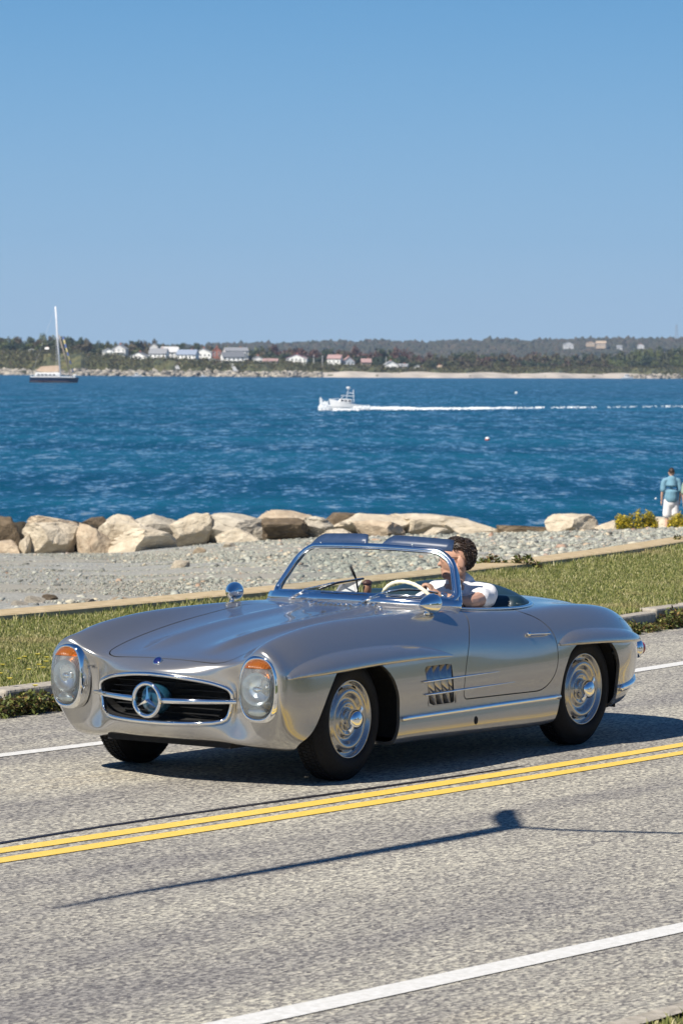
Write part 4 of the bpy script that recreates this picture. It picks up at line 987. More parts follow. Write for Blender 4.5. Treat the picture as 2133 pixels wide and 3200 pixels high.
# leafy weeds growing in front of and over the kerb
def leaves(name, C, rad, nl, size, mat, seed=1, flat=.5, up=1.0):
    """leaf quads scattered round centres C with radii rad"""
    q = np.random.default_rng(seed); n = len(C)*nl; ci = np.repeat(np.arange(len(C)), nl); d = q.normal(size=(n, 3)); d /= np.linalg.norm(d, axis=1)[:, None]; d *= q.random(n)[:, None]**.45
    P = np.asarray(C)[ci]+d*np.asarray(rad)[ci]*np.array([1, 1, up]); nr = q.normal(size=(n, 3)); nr[:, 2] += flat; nr /= np.linalg.norm(nr, axis=1)[:, None]
    a = np.cross(nr, q.normal(size=(n, 3))); a /= np.linalg.norm(a, axis=1)[:, None]; b = np.cross(nr, a); s = size*q.uniform(.5, 1.3, n)[:, None]
    V = np.stack([P-a*s, P+b*s*.45, P+a*s, P-b*s*.45], 1).reshape(-1, 3); F = np.arange(n*4).reshape(-1, 4); return big(name, V, F, mat)
WEEDM = leafmat('weed_leaves', [(.0, (.05, .03, .012)), (.25, (.09, .055, .02)), (.45, (.06, .09, .02)), (.7, (.15, .18, .04)), (.88, (.28, .28, .07)), (1, (.34, .20, .07))])
q = np.random.default_rng(8); xs = np.concatenate([q.uniform(-3.6, .6, 170), q.uniform(-14, -8.6, 250)]); amp = .5+.5*np.clip(np.sin(xs*3.1)+np.sin(xs*7.3+2), -1, 1)
Cw = np.stack([xs, KB(xs)+q.uniform(-.02, .12, len(xs)), .01+.055*q.random(len(xs))*amp+.01], 1); rw = np.stack([.10+0*xs, .07+0*xs, .05+.05*amp], 1)
w_ = leaves('weeds', Cw, rw, 70, .020, WEEDM, 3, 1.2); tag(w_, kind='stuff')
# small yellow flowers dotted in the grass on the left
FLY = leafmat('yellow_petals', [(0, (.75, .62, .05)), (1, (.85, .72, .12))], transl=.1); STEM = leafmat('flower_stem', [(0, (.10, .14, .03)), (1, (.12, .16, .04))])
fl0 = None
for (u, v) in ((76, 2060), (118, 2052), (144, 2075), (122, 2085), (90, 2100), (135, 2094), (8, 2085), (110, 2150), (0, 2112), (30, 2128), (60, 2066), (146, 2062)):
    p = gz(u, v, GZ+.05)
    if fl0 is None:
        fl0 = thing('wildflower', 'tiny yellow wildflower dotted in the left grass verge', 'flower', (0, 0, 0), 0, 'yellow wildflowers in the grass')
        V, F = lathe([(.0, .0), (.014, .004), (.020, .010), (.0, .007)], 'z', 10, (0, 0, .05)); mk('flower_head', V, F, FLY, fl0); V, F = tube([(0, 0, -.05), (.004, 0, .05)], .0018, 5); mk('stem', V, F, STEM, fl0); f_ = fl0
    else: f_ = copy_tree(fl0)
    f_.location = (p[0], p[1], GZ+.01)

# ---- land behind the camera and the near verge
o = ribbon('near_ground', lambda x: NK(x)+.0, lambda x: x*0+260, -260, 260, -.012, GRD, 60); tag(o, kind='structure')
o = ribbon('road_shoulder', lambda x: 5.35-.02*x, lambda x: NK(x)-.02 if False else 5.6-.02*x, -1, 3, .0, ASPH, 20); bpy.data.objects.remove(o)

# ---- beach
RK = lambda u: np.interp(u, [0, 400, 700, 1000, 1400, 1700, 2133], [1730, 1728, 1697, 1682, 1672, 1664, 1648])
def beach_z(d, s):
    """height of the beach at depth d and sideways offset s"""
    u = W0/2+s/d*FPX; u = np.clip(u, -300, 2500); vb = RK(np.clip(u, -300, 2500)); zb = CAM[2]-(vb-1148-(u-W0/2)*.0083)*98/FPX
    dw = np.interp(u, [0, 830, 1500, 2133], [36.3, 38.3, 42.5, 48.5]); t_ = np.clip((d-dw)/(98-dw), 0, 1.6)
    z0 = -.35; return z0+(zb-z0)*t_
D = np.concatenate([np.linspace(12, 29, 8), np.linspace(30, 98, 90), np.linspace(99, 125, 14)]); Sg = np.concatenate([np.linspace(-2.2, -.2, 16), np.linspace(-.16, .16, 90), np.linspace(.2, 2.2, 16)])
V = []
for i, d in enumerate(D):
    for s in Sg:
        sd = s*d; z = float(beach_z(min(d, 99), sd)) - max(0, d-99)*.14+.035*math.sin(sd*1.3+d*.7)*math.sin(d*.45+sd*.2)*(d < 98)
        p = fr(d, sd, z); V.append(p)
V = np.array(V); m = len(Sg); F = [(i*m+j, i*m+j+1, (i+1)*m+j+1, (i+1)*m+j) for i in range(len(D)-1) for j in range(m-1)]
F = [f for f in F if V[f[0]][1] < WL(V[f[0]][0])-.3 and V[f[2]][1] < WL(V[f[2]][0])-.3]
BCH = pm('shingle_bed', (.3, .3, .27), .9); t = NT(BCH); g = t.n('NewGeometry'); P_ = g.outputs['Position']
vo = t.n('TexVoronoi', feature='F1'); vo.inputs['Scale'].default_value = 22; t.l(mapped(t, P_, (1, 1, .5)), vo.inputs['Vector']); sp = t.n('SeparateColor'); t.l(vo.outputs['Color'], sp.inputs[0])
sand = t.noise(P_, .22, 4, .6); c1 = t.ramp(sp.outputs[0], [(0, (.16, .165, .155)), (.5, (.30, .30, .275)), (1, (.46, .45, .40))]); t.col(t.mix(t.ramp(t.noise(P_, .12, 3, .5), [(.45, (0, 0, 0)), (.60, (1, 1, 1))]), c1, t.mix(1.0, (.33, .31, .26), t.ramp(t.noise(P_, 30, 5, .7), [(.3, (.7, .7, .7)), (.7, (1.2, 1.2, 1.2))]), 'MULTIPLY')))
t.bump(vo.outputs['Distance'], .8, .03)
tag(mk('beach', V, F, BCH, smooth=True), kind='structure')
# pebbles: flattened irregular stones, all real geometry
PEB = pm('pebbles', (.4, .4, .36), .8); t = NT(PEB); g = t.n('NewGeometry'); rc = t.ramp(g.outputs['Random Per Island'], [(0, (.09, .09, .08)), (.2, (.21, .215, .185)), (.5, (.33, .345, .295)), (.8, (.44, .44, .375)), (.93, (.54, .47, .34)), (.975, (.34, .20, .13)), (1, (.62, .60, .54))])
t.col(t.mix(.5, rc, t.ramp(t.noise(g.outputs['Position'], 25, 4, .7), [(.3, (.6, .6, .6)), (.7, (1.3, 1.3, 1.3))]), 'MULTIPLY'))
ico = bmesh.new(); bmesh.ops.create_icosphere(ico, subdivisions=1, radius=1); IV = np.array([v.co[:] for v in ico.verts]); IF = np.array([[v.index for v in f.verts] for f in ico.faces]); ico.free()
OV = np.array([(1, 0, 0), (-1, 0, 0), (0, 1, 0), (0, -1, 0), (.1, .1, .8), (-.1, 0, -.8)]); OF = np.array([(0, 2, 4), (2, 1, 4), (1, 3, 4), (3, 0, 4), (2, 0, 5), (1, 2, 5), (3, 1, 5), (0, 3, 5)])
def stones(name, P, S, mat, seed=1, flat=(.35, .7), IV=IV, IF=IF):
    q = np.random.default_rng(seed); n = len(P); nv = len(IV)
    X = IV[None]*(1+q.uniform(-.28, .28, (n, nv, 1))); sc = np.stack([S*q.uniform(.8, 1.5, n), S*q.uniform(.6, 1.0, n), S*q.uniform(flat[0], flat[1], n)], 1)[:, None]; X = X*sc
    a = q.uniform(0, 2*math.pi, n); ti = q.normal(0, .28, n); c_, s_ = np.cos(ti)[:, None], np.sin(ti)[:, None]; Y = X.copy(); Y[..., 0] = X[..., 0]*c_-X[..., 2]*s_; Y[..., 2] = X[..., 0]*s_+X[..., 2]*c_
    c_, s_ = np.cos(a)[:, None], np.sin(a)[:, None]; Z = Y.copy(); Z[..., 0] = Y[..., 0]*c_-Y[..., 1]*s_; Z[..., 1] = Y[..., 0]*s_+Y[..., 1]*c_
    V = (Z+np.asarray(P)[:, None]).reshape(-1, 3); F = (IF[None]+np.arange(n)[:, None, None]*nv).reshape(-1, 3); return big(name, V, F, mat)
q = np.random.default_rng(21); N_ = 400000; d = 34+(101-34)*q.random(N_)**.75; s = q.uniform(-.104, .104, N_)*d; u = W0/2+s/d*FPX
P = CAM[None]+FW[None]*d[:, None]+RT[None]*s[:, None]; P[:, 2] = beach_z(d, s)
left = np.clip((u-250)/600, 0, 1); sandy = np.sin(P[:, 0]*.35+1)+np.sin(P[:, 1]*.5)+np.sin((P[:, 0]+P[:, 1])*.9)*.6
near = np.clip((44-d)/6, 0, 1)
kp_ = (q.random(N_) < .13+.75*left**1.3+.35*near*(u < 900)+.18*np.clip((d-80)/15, 0, 1)) & (P[:, 1] < WL(P[:, 0])-.8)
keep = kp_; P = P[keep]; d = d[keep]; u = u[keep]; n_ = len(P)
S_ = .008+.011*q.random(n_)+.025*q.random(n_)**110*2; S_ *= (1+.55*np.clip((u-500)/1000, 0, 1))*(1+.25*np.clip((44-d)/8, 0, 1)); P[:, 2] += S_*.18
print('pebbles', n_); bigp = S_ > .024*(1+.55*np.clip((u-500)/1000, 0, 1)); tag(stones('pebbles', P[~bigp], S_[~bigp]*1.15, PEB, 4, (.3, .8), OV, OF), kind='stuff'); tag(stones('cobbles', P[bigp], S_[bigp], PEB, 7), kind='stuff'); print('big', bigp.sum())

# ---- sea
SEA = pm('sea_water', (.006, .045, .085), .12, ior=1.33); t = NT(SEA); g = t.n('NewGeometry'); P_ = g.outputs['Position']
def along(t, vec, sx, sy): return mapped(t, mapped(t, vec, (1, 1, 1), -RZ), (sx, sy, 1))
w1 = t.noise(along(t, P_, 1.0, .24), 1.0, 4, .6); w2 = t.noise(along(t, P_, 1.0, .13), .34, 3, .6); w4 = t.noise(along(t, P_, 1.0, .10), .10, 3, .55); w3 = t.noise(along(t, P_, .12, 1.0), .030, 4, .6)
def slopes(vec, scale, det, k):
    x = t.n('TexNoise'); x.inputs['Scale'].default_value = scale; x.inputs['Detail'].default_value = det; x.inputs['Roughness'].default_value = .6; t.l(vec, x.inputs['Vector'])
    a = t.n('VectorMath', operation='SUBTRACT'); t.l(x.outputs['Color'], a.inputs[0]); a.inputs[1].default_value = (.5, .5, .5)
    b = t.n('VectorMath', operation='MULTIPLY'); t.l(a.outputs[0], b.inputs[0]); b.inputs[1].default_value = (k, k, 0); return b.outputs[0]
# wave facets: the surface normal is tilted by several sizes of ripples
acc = None
for vec, sc_, det, k in ((along(t, P_, 1.0, .30), 2.1, 3, 1.0), (along(t, P_, 1.0, .15), .75, 3, .8), (along(t, P_, 1.0, .09), .22, 2, .35), (P_, 5.0, 2, .5)):
    s_ = slopes(vec, sc_, det, k)
    if acc is None: acc = s_
    else: x = t.n('VectorMath', operation='ADD'); t.l(acc, x.inputs[0]); t.l(s_, x.inputs[1]); acc = x.outputs[0]
x = t.n('VectorMath', operation='ADD'); t.l(acc, x.inputs[0]); x.inputs[1].default_value = (-.20*FW[0], -.20*FW[1], 1.0); y = t.n('VectorMath', operation='NORMALIZE'); t.l(x.outputs[0], y.inputs[0]); t.l(y.outputs[0], t.b.inputs['Normal'])
t.col(t.mix(t.ramp(w3, [(.40, (0, 0, 0)), (.62, (1, 1, 1))]), (.004, .052, .100), (.008, .085, .145)))
t.ro(t.mapr(w3, .35, .65, .06, .14))
zs = -4.5; Vs = [fr(100, -60, zs), fr(100, 60, zs), fr(9000, 2600, zs), fr(9000, -2600, zs)]
xs_ = [10, 100, 300, 800, 2000, 5000, 12000]; V = []
for d_ in xs_:
    for k in np.linspace(-1, 1, 9): V.append(fr(d_, k*(400+d_*.8), zs))
F = [(i*9+j, i*9+j+1, (i+1)*9+j+1, (i+1)*9+j) for i in range(len(xs_)-1) for j in range(8)]
tag(mk('sea', V, F, SEA), kind='structure')

# ================================================================== boulders
ROCKC = {'pale': ((.44, .37, .27), (.66, .58, .45)), 'tan': ((.38, .29, .20), (.58, .48, .35)), 'grey': ((.34, .30, .24), (.55, .50, .41)), 'brown': ((.085, .06, .035), (.20, .15, .095)), 'dark': ((.02, .018, .013), (.055, .045, .03))}  # last entry: near-black colour that paints the shade between boulders
ROCKM = {}
for k, (a, b) in ROCKC.items():
    m = pm('rock_'+k, a, .9); t = NT(m); v = t.obj_vec((1, 1, 1)); f = t.noise(v, 2.2, 7, .65); f2 = t.noise(mapped(t, v, (1, 1, 3)), 1.1, 5, .6)
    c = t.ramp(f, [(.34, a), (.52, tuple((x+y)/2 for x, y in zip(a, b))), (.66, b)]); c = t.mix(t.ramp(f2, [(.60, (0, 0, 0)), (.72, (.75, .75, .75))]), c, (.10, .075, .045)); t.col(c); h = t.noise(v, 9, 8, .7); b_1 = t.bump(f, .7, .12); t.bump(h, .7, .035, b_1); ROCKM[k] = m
def rock_mesh(name, seed, sub=4, cuts=24, boxy=.65, mat=None, layered=False):
    q = random.Random(seed); b = bmesh.new(); bmesh.ops.create_icosphere(b, subdivisions=sub, radius=1); V = np.array([v.co[:] for v in b.verts]); F = [tuple(v.index for v in f.verts) for f in b.faces]; b.free()
    V = np.sign(V)*np.abs(V)**boxy
    for _ in range(cuts):
        n_ = np.array([q.gauss(0, 1), q.gauss(0, 1), q.gauss(0, .8)]); n_ /= np.linalg.norm(n_); dd = q.uniform(.42, .84); k = V@n_-dd; V = V-np.outer(np.maximum(k, 0), n_)*.97
    ph = [q.uniform(0, 6) for _ in range(6)]
    for fq, am in ((3.1, .020), (7.3, .024), (15, .014), (31, .008)): V += (np.sin(V[:, [1, 2, 0]]*fq+ph[0])*np.cos(V[:, [2, 0, 1]]*fq*1.3+ph[1]))*am
    if layered:
        V[:, 0] *= 1+.05*np.sign(np.sin(V[:, 2]*9)); V[:, 1] *= 1+.08*np.sign(np.sin(V[:, 2]*9))
    lo = V.min(0); hi = V.max(0); V = (V-lo)/(hi-lo)*2-1
    me = mesh(name, V, F, smooth=False); me.materials.append(mat); return me
BL = [ # u0,u1,v0,v1,depth,kind,label,tilt
 (-40, 64, 1610, 1700, 99, 'brown', 'brown weathered boulder at the left edge, cut by the frame', 0),
 (-30, 62, 1686, 1740, 97.5, 'tan', 'low tan boulder at the foot of the left-edge brown one', .1),
 (88, 246, 1609, 1672, 99.6, 'tan', 'pale brown slab forming the crest behind the biggest left boulder', 0),
 (88, 247, 1628, 1736, 97.8, 'pale', 'big rounded cream boulder at the left, front of the riprap', -.05),
 (60, 98, 1668, 1732, 97.6, 'pale', 'small narrow cream stone left of the big rounded boulder', 0),
 (246, 348, 1614, 1664, 101, 'brown', 'flat dark brown rock at the crest between two pale boulders', 0),
 (246, 348, 1640, 1736, 97.7, 'tan', 'pointed tan boulder standing alone between the two big left boulders', .12),
 (318, 440, 1608, 1690, 98.6, 'pale', 'upright cream block, back half of the twin boulder left of centre', .1),
 (318, 530, 1648, 1738, 97.6, 'pale', 'wide sloping cream boulder in front of the upright block', -.12),
 (430, 545, 1605, 1680, 99.4, 'grey', 'square grey boulder with a shaded right end beside the open gap', 0),
 (541, 650, 1596, 1694, 98.8, 'pale', 'tall cream boulder at the start of the long slab row', .1),
 (620, 845, 1602, 1690, 99.2, 'grey', 'long flat greyish slab topping the middle of the riprap', 0),
 (684, 806, 1648, 1706, 97.8, 'pale', 'low rounded cream slab in front of the long flat slab', 0),
 (818, 966, 1594, 1632, 101, 'tan', 'thin tan slab lying highest on the middle crest', 0),
 (826, 952, 1618, 1684, 98.2, 'brown', 'layered reddish brown sandstone block in the middle of the row', 0),
 (938, 1030, 1612, 1672, 98.6, 'grey', 'grey boulder with a slanted dark base right of the layered block', .05),
 (1008, 1150, 1602, 1642, 101, 'brown', 'flat brown slab at the crest above the windscreen', 0),
 (1006, 1102, 1652, 1684, 97.6, 'pale', 'low pale stone just above the passenger sun visor', 0),
 (1052, 1262, 1603, 1662, 100, 'pale', 'pale slab with mossy underside, right of the windscreen centre', 0),
 (1118, 1256, 1624, 1682, 98, 'tan', 'smooth tan boulder directly above the gap between the sun visors', 0),
 (1228, 1448, 1604, 1654, 100.4, 'pale', 'long pale slab arching over a dark hollow', 0),
 (1250, 1430, 1636, 1676, 101, 'dark', 'near-black filler rock as shade in the hollow under the arching pale slab', 0),
 (1322, 1398, 1648, 1688, 98, 'pale', 'small peaked cream stone in front of the dark hollow', 0),
 (1400, 1600, 1628, 1684, 99.6, 'pale', 'pale ledge sloping down to the right behind the driver', .10),
 (1562, 1730, 1634, 1686, 99.4, 'brown', 'low seaweed-brown rock left of the big pale block', -.06),
 (1716, 1868, 1604, 1682, 98.6, 'pale', 'big pale block standing alone on the shingle at the right', 0),
 (1850, 1960, 1626, 1678, 98.6, 'pale', 'low pale boulder between the big block and the goldenrod bush', 0),
 (2035, 2150, 1616, 1680, 99, 'pale', 'flat cream boulder under the feet of the standing man', 0),
 (960, 1010, 1640, 1684, 99.8, 'dark', 'near-black filler stone as shade in the gap right of the grey boulder', 0),  # from here on: dry fillers coloured near-black so the gaps look shaded
 (215, 300, 1626, 1720, 100.2, 'dark', 'near-black filler stone as shade in the gap before the pointed tan boulder', 0),
 (318, 375, 1640, 1722, 99.8, 'dark', 'near-black filler stone as shade in the gap behind the pointed tan boulder', 0),
 (500, 640, 1650, 1712, 100.3, 'dark', 'near-black filler stone as shade in the low gap left of the long slab row', 0),
 (1200, 1250, 1632, 1678, 100.4, 'dark', 'dark stone behind the smooth tan boulder', 0),  # near-black filler stone as shade behind the tan boulder
 (1020, 1130, 1630, 1672, 101.5, 'dark', 'near-black filler stone as shade under the pale mossy slab', 0),
 (20, 110, 1628, 1720, 100.8, 'dark', 'near-black filler stone as shade behind the small narrow cream stone', 0)]
for i, (u0, u1, v0, v1, d_, kd, lb, tilt) in enumerate(BL):
    me = rock_mesh('boulder', 100+i, mat=ROCKM[kd], layered=('layered' in lb), boxy=.55 if 'slab' in lb or 'block' in lb else .68)
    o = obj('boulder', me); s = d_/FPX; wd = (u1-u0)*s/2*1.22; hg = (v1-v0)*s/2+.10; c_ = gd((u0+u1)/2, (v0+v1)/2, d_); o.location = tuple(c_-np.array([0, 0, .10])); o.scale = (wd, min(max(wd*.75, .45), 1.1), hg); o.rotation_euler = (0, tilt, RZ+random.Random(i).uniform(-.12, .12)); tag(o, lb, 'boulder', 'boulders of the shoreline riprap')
# single larger stones on the beach
for i, (u, v, sz, kd, lb) in enumerate(((632, 1728, .20, 'tan', 'cream angular stone lying on the shingle left of the far wing mirror'), (560, 1775, .22, 'pale', 'flat pale slab in the shingle above the bonnet'), (375, 1884, .11, 'tan', 'small tan cube-like stone at the foot of the beach'), (62, 1900, .13, 'grey', 'bluish grey rounded stone near the sea wall at the left'), (104, 1886, .14, 'grey', 'pale grey stone behind the bluish rounded one'), (272, 1886, .09, 'grey', 'grey stone beside the small tan cube-like stone'), (150, 1876, .12, 'brown', 'dark stone on the sandy patch at the left'), (716, 1712, .2, 'pale', 'pale angular slab leaning at the foot of the riprap'))):
    o = obj('beach_stone', rock_mesh('beach_stone', 300+i, 3, 8, .6, ROCKM[kd])); k = ray(u, v); best = None
    for d_ in np.linspace(35, 98, 400):
        p = CAM+k*d_/k.dot(FW); z = beach_z(d_, (u-W0/2)/FPX*d_)
        if p[2] <= z: best = p; break
    p = best if best is not None else gd(u, v, 60); o.location = tuple(p); o.scale = (sz, sz*.8, sz*.65); o.rotation_euler = (0, 0, i*1.3); tag(o, lb, 'stone')

# ================================================================== far shore
def zat(u, v, d): return float(gd(u, v, d)[2])
SH_V = lambda u: np.interp(u, [-300, 0, 400, 700, 1000, 1400, 1800, 2133, 2500], [1168, 1168, 1172, 1174, 1176, 1178, 1179, 1180, 1182])
HZ = lambda u: 1147.8+(np.clip(u, -300, 2500)-W0/2)*.0083
SH_D = lambda u: 6.745*FPX/(SH_V(u)-HZ(u)+3.0)
VT = lambda u: np.interp(u, [-300, 0, 250, 400, 650, 780, 900, 1000, 1250, 1500, 2133, 2500], [1100, 1100, 1103, 1121, 1127, 1136, 1136, 1141, 1152, 1154, 1150, 1150])
VTOP = lambda u: np.interp(u, [-300, 0, 80, 130, 200, 235, 260, 300, 350, 430, 470, 500, 560, 640, 720, 800, 860, 930, 1000, 1060, 1120, 1180, 1240, 1300, 1400, 1480, 1560, 1640, 1720, 1800, 1880, 1960, 2000, 2060, 2133, 2400],
   [1046, 1046, 1046, 1042, 1046, 1040, 1052, 1062, 1056, 1062, 1054, 1068, 1066, 1068, 1076, 1080, 1076, 1078, 1086, 1080, 1084, 1080, 1088, 1100, 1098, 1092, 1098, 1102, 1096, 1100, 1098, 1090, 1078, 1076, 1072, 1070])
us = np.concatenate([np.linspace(-3500, -350, 60), np.linspace(-300, 2450, 200), np.linspace(2500, 5600, 60)]); prof = [(-10, 0, 0), (2, .0, .25), (18, .16, 1.0), (45, .22, 1.0), (70, .55, .6), (120, .92, .4), (150, 1.0, .3), (400, 1.0, .6), (900, 1.05, .6)]
V = []
zsea = -4.5
def land_z(u, off):
    d0 = float(SH_D(u)); uc_ = min(max(u, -300), 2500); zt = zat(uc_, float(VT(uc_)), d0+150); o_ = np.interp(off, [p[0] for p in prof], [p[1] for p in prof]); return zsea-.3+(zt-zsea+.3)*o_
for u in us:
    for off, f, _ in prof:
        d0 = float(SH_D(u))+14*math.sin(u*.021)+8*math.sin(u*.067+1); z = land_z(u, off)+(math.sin(u*.13+off)*.8+math.sin(u*.37+off*.3)*.5)*(off > 5)*(off < 130); p = gd(u, 1150, d0+off); V.append((p[0], p[1], z if off > 0 else zsea-2))
m = len(prof); F = [(i*m+j, (i+1)*m+j, (i+1)*m+j+1, i*m+j+1) for i in range(len(us)-1) for j in range(m-1)]
LAND = pm('far_land', (.08, .09, .03), .95); t = NT(LAND); g = t.n('NewGeometry'); a = t.noise(g.outputs['Position'], .05, 5, .65)
t.col(t.ramp(a, [(.35, (.035, .045, .02)), (.5, (.085, .09, .03)), (.62, (.14, .13, .045)), (.75, (.10, .07, .045))])); tag(mk('headland', V, F, LAND), kind='structure')
# pale shore: rock ledges on the left, a sand beach on the right
SANDM = noisy('far_sand', (.42, .37, .31), (.56, .50, .43), .08, rough=.95); LEDGE = pm('far_ledge', (.3, .28, .24), .95); t = NT(LEDGE); g = t.n('NewGeometry')
t.col(t.ramp(t.noise(mapped(t, g.outputs['Position'], (1, 1, 3)), .16, 6, .7), [(.36, (.06, .055, .05)), (.48, (.22, .20, .17)), (.60, (.46, .42, .35))]))
V = []; k_ = 0; us2 = np.linspace(900, 2060, 120)
for u in us2:
    d0 = float(SH_D(u))+14*math.sin(u*.021)+8*math.sin(u*.067+1)
    for off, h in ((-3, -.3), (14, 1.3), (40, 3.6+.6*math.sin(u*.03)), (55, 3.4)): p = gd(u, 1150, d0+off); V.append((p[0], p[1], zsea+h))
F = [(i*4+j, (i+1)*4+j, (i+1)*4+j+1, i*4+j+1) for i in range(len(us2)-1) for j in range(3)]; tag(mk('sand_beach', V, F, SANDM, smooth=True), kind='structure')
q = np.random.default_rng(31); n = 900; u = np.concatenate([q.uniform(-60, 1000, 800), q.uniform(1960, 2200, 100)]); P = []; S_ = []
for x in u:
    off = q.uniform(-4, 30); d0 = float(SH_D(x))+14*math.sin(x*.021)+8*math.sin(x*.067+1); p = gd(x, 1150, d0+off); P.append((p[0], p[1], zsea+off*.10)); S_.append(q.uniform(.8, 3.2))
tag(stones('shore_ledges', np.array(P), np.array(S_)*np.array([1.0]), LEDGE, 6, (.35, .7)), kind='stuff')
# scrub covering the bluff: one mass
SCR = leafmat('bluff_scrub', [(0, (.030, .030, .016)), (.35, (.055, .058, .020)), (.6, (.095, .10, .03)), (.8, (.13, .12, .045)), (1, (.10, .055, .035))], transl=0)
cx_ = []; rx_ = []
for _ in range(2600):
    x = q.uniform(-80, 2220); right = x > 1000; off = q.uniform(38, 170) if not right else q.uniform(52, 200); d0 = float(SH_D(x)); p = gd(x, 1150, d0+off); h = q.uniform(1.0, 2.6)
    cx_.append((p[0], p[1], land_z(x, off)+h*.3)); rx_.append((h*1.7, h*1.7, h))
tag(leaves('scrub', cx_, rx_, 26, .75, SCR, 9, 1.0), kind='stuff')
# trees: crown of leaf clumps over a branching trunk, some variants shared by copies
BARK = noisy('bark', (.06, .05, .04), (.12, .10, .08), 6, rough=.95)
TCOL = {'dark green': [(0, (.014, .026, .014)), (.5, (.030, .048, .020)), (1, (.055, .075, .028))], 'olive green': [(0, (.030, .036, .014)), (.5, (.062, .068, .024)), (1, (.10, .10, .035))],
 'reddish brown': [(0, (.045, .020, .018)), (.5, (.095, .042, .032)), (1, (.14, .070, .045))], 'bright green': [(0, (.035, .055, .014)), (.5, (.075, .095, .022)), (1, (.12, .135, .035))], 'brownish green': [(0, (.035, .030, .016)), (.5, (.075, .060, .028)), (1, (.115, .085, .04))]}
TM = {k: leafmat('foliage_'+k.replace(' ', '_'), v, transl=0) for k, v in TCOL.items()}
def crown_mesh(seed, mat):
    q = np.random.default_rng(seed); nl = 9; C = []; Rr = []
    for _ in range(nl):
        a = q.uniform(0, 6.28); r_ = q.uniform(.15, .75); C.append((r_*math.cos(a), r_*math.sin(a), q.uniform(.30, .86-.25*r_))); k = q.uniform(.24, .38); Rr.append((k, k, k*.8))
    nf = 64; n = nl*nf; ci = np.repeat(np.arange(nl), nf); d = q.normal(size=(n, 3)); d /= np.linalg.norm(d, axis=1)[:, None]; d *= q.random(n)[:, None]**.3
    P = np.array(C)[ci]+d*np.array(Rr)[ci]; nr = d+q.normal(size=(n, 3))*.4; nr /= np.linalg.norm(nr, axis=1)[:, None]; a = np.cross(nr, q.normal(size=(n, 3))); a /= np.linalg.norm(a, axis=1)[:, None]; b = np.cross(nr, a); s = .075*q.uniform(.6, 1.3, n)[:, None]
    V = np.stack([P-a*s, P+b*s*.7, P+a*s, P-b*s*.7], 1).reshape(-1, 3); F = np.arange(n*4).reshape(-1, 4); o = big('crown', V, F, mat); me = o.data; bpy.data.objects.remove(o); return me
def trunk_mesh(seed):
    q = random.Random(seed); parts = [tube([(0, 0, -.05), (.01, 0, .25), (.0, .01, .55)], .03, 6)]
    for k in range(4):
        a = q.uniform(0, 6.28); parts.append(sweep([(0, 0, .28+.06*k), (.16*math.cos(a), .16*math.sin(a), .45+.06*k), (.3*math.cos(a), .3*math.sin(a), .66)], circ(.016, n=5), scale=[1, .7, .3]))
    V, F = join(parts); me = mesh('trunk', V, F); me.materials.append(BARK); return me
CM = {(k, s): crown_mesh(40+s+17*i, TM[k]) for i, k in enumerate(TCOL) for s in range(2)}; TR = [trunk_mesh(s) for s in range(2)]
HOUSES = [] # filled below: (u0,u1) of house fronts to keep free
HS = [ # u0,u1,v_ridge,v_base,off,wall,roof,label
 (321, 354, 1088, 1107, 175, 'w', 'g', 'small white house leftmost of the shore village'), (354, 397, 1076, 1110, 185, 'lg', 'g', 'tall grey gabled house second from the left in the shore village'),
 (410, 465, 1100, 1131, 150, 'w', 'dg', 'white gabled house standing forward on the bluff left of the chequered group'), (468, 494, 1072, 1098, 230, 'lg', 'g', 'grey house with a pale dormer high behind the village'),
 (469, 524, 1090, 1129, 158, 'w', 'g', 'white house with wide dark windows facing the sea'), (505, 556, 1085, 1124, 175, 'w', 'lg', 'pale house with a grey roof left of the long blue-grey roof'),
 (556, 617, 1094, 1130, 152, 'w', 'bl', 'long white boarding house under a blue-grey roof'), (610, 662, 1088, 1118, 190, 'w', 'g', 'white house with twin gables right of the long blue-grey roof'),
 (633, 690, 1119, 1136, 150, 'w', 'g', 'low white garage building on the bluff edge'), (664, 690, 1084, 1116, 200, 'br', 'br', 'brick-red house end beside the twin gables'),
 (700, 772, 1087, 1110, 195, 'lg', 'g', 'wide grey roofed house behind the white porch house'), (692, 760, 1102, 1137, 152, 'w', 'dg', 'white house with a porch and grey roof on the bluff'),
 (788, 822, 1112, 1132, 170, 'lg', 'g', 'small grey house half hidden by trees right of the village'), (822, 868, 1122, 1139, 150, 'lg', 'pk', 'low house with a pinkish roof near the beach'),
 (896, 960, 1106, 1138, 155, 'w', 'pu', 'white house with a purple-red roof and a two-storey porch'), (1025, 1067, 1110, 1137, 165, 'w', 'pk', 'white house with a pinkish roof among the trees in the centre'),
 (1070, 1105, 1114, 1148, 158, 'bl2', 'pk', 'blue-grey gabled house right of the centre'), (1128, 1158, 1122, 1148, 160, 'tn', 'pk', 'small brown house half hidden by trees'),
 (1200, 1240, 1127, 1155, 150, 'w', 'g', 'white two-storey beach house with a hipped roof'), (1238, 1274, 1138, 1155, 150, 'w', 'g', 'low white wing beside the two-storey beach house'),
 (1291, 1317, 1140, 1156, 150, 'w', 'g', 'small white cottage between trees on the beach'), (1356, 1379, 1143, 1158, 150, 'w', 'tn', 'rightmost small cream cottage on the beach'),
 (90, 109, 1089, 1099, 200, 'lg', 'lg', 'small grey shed at the wood edge behind the sailing yacht'), (142, 151, 1087, 1097, 200, 'w', 'w', 'tiny white hut left of the yacht mast')]
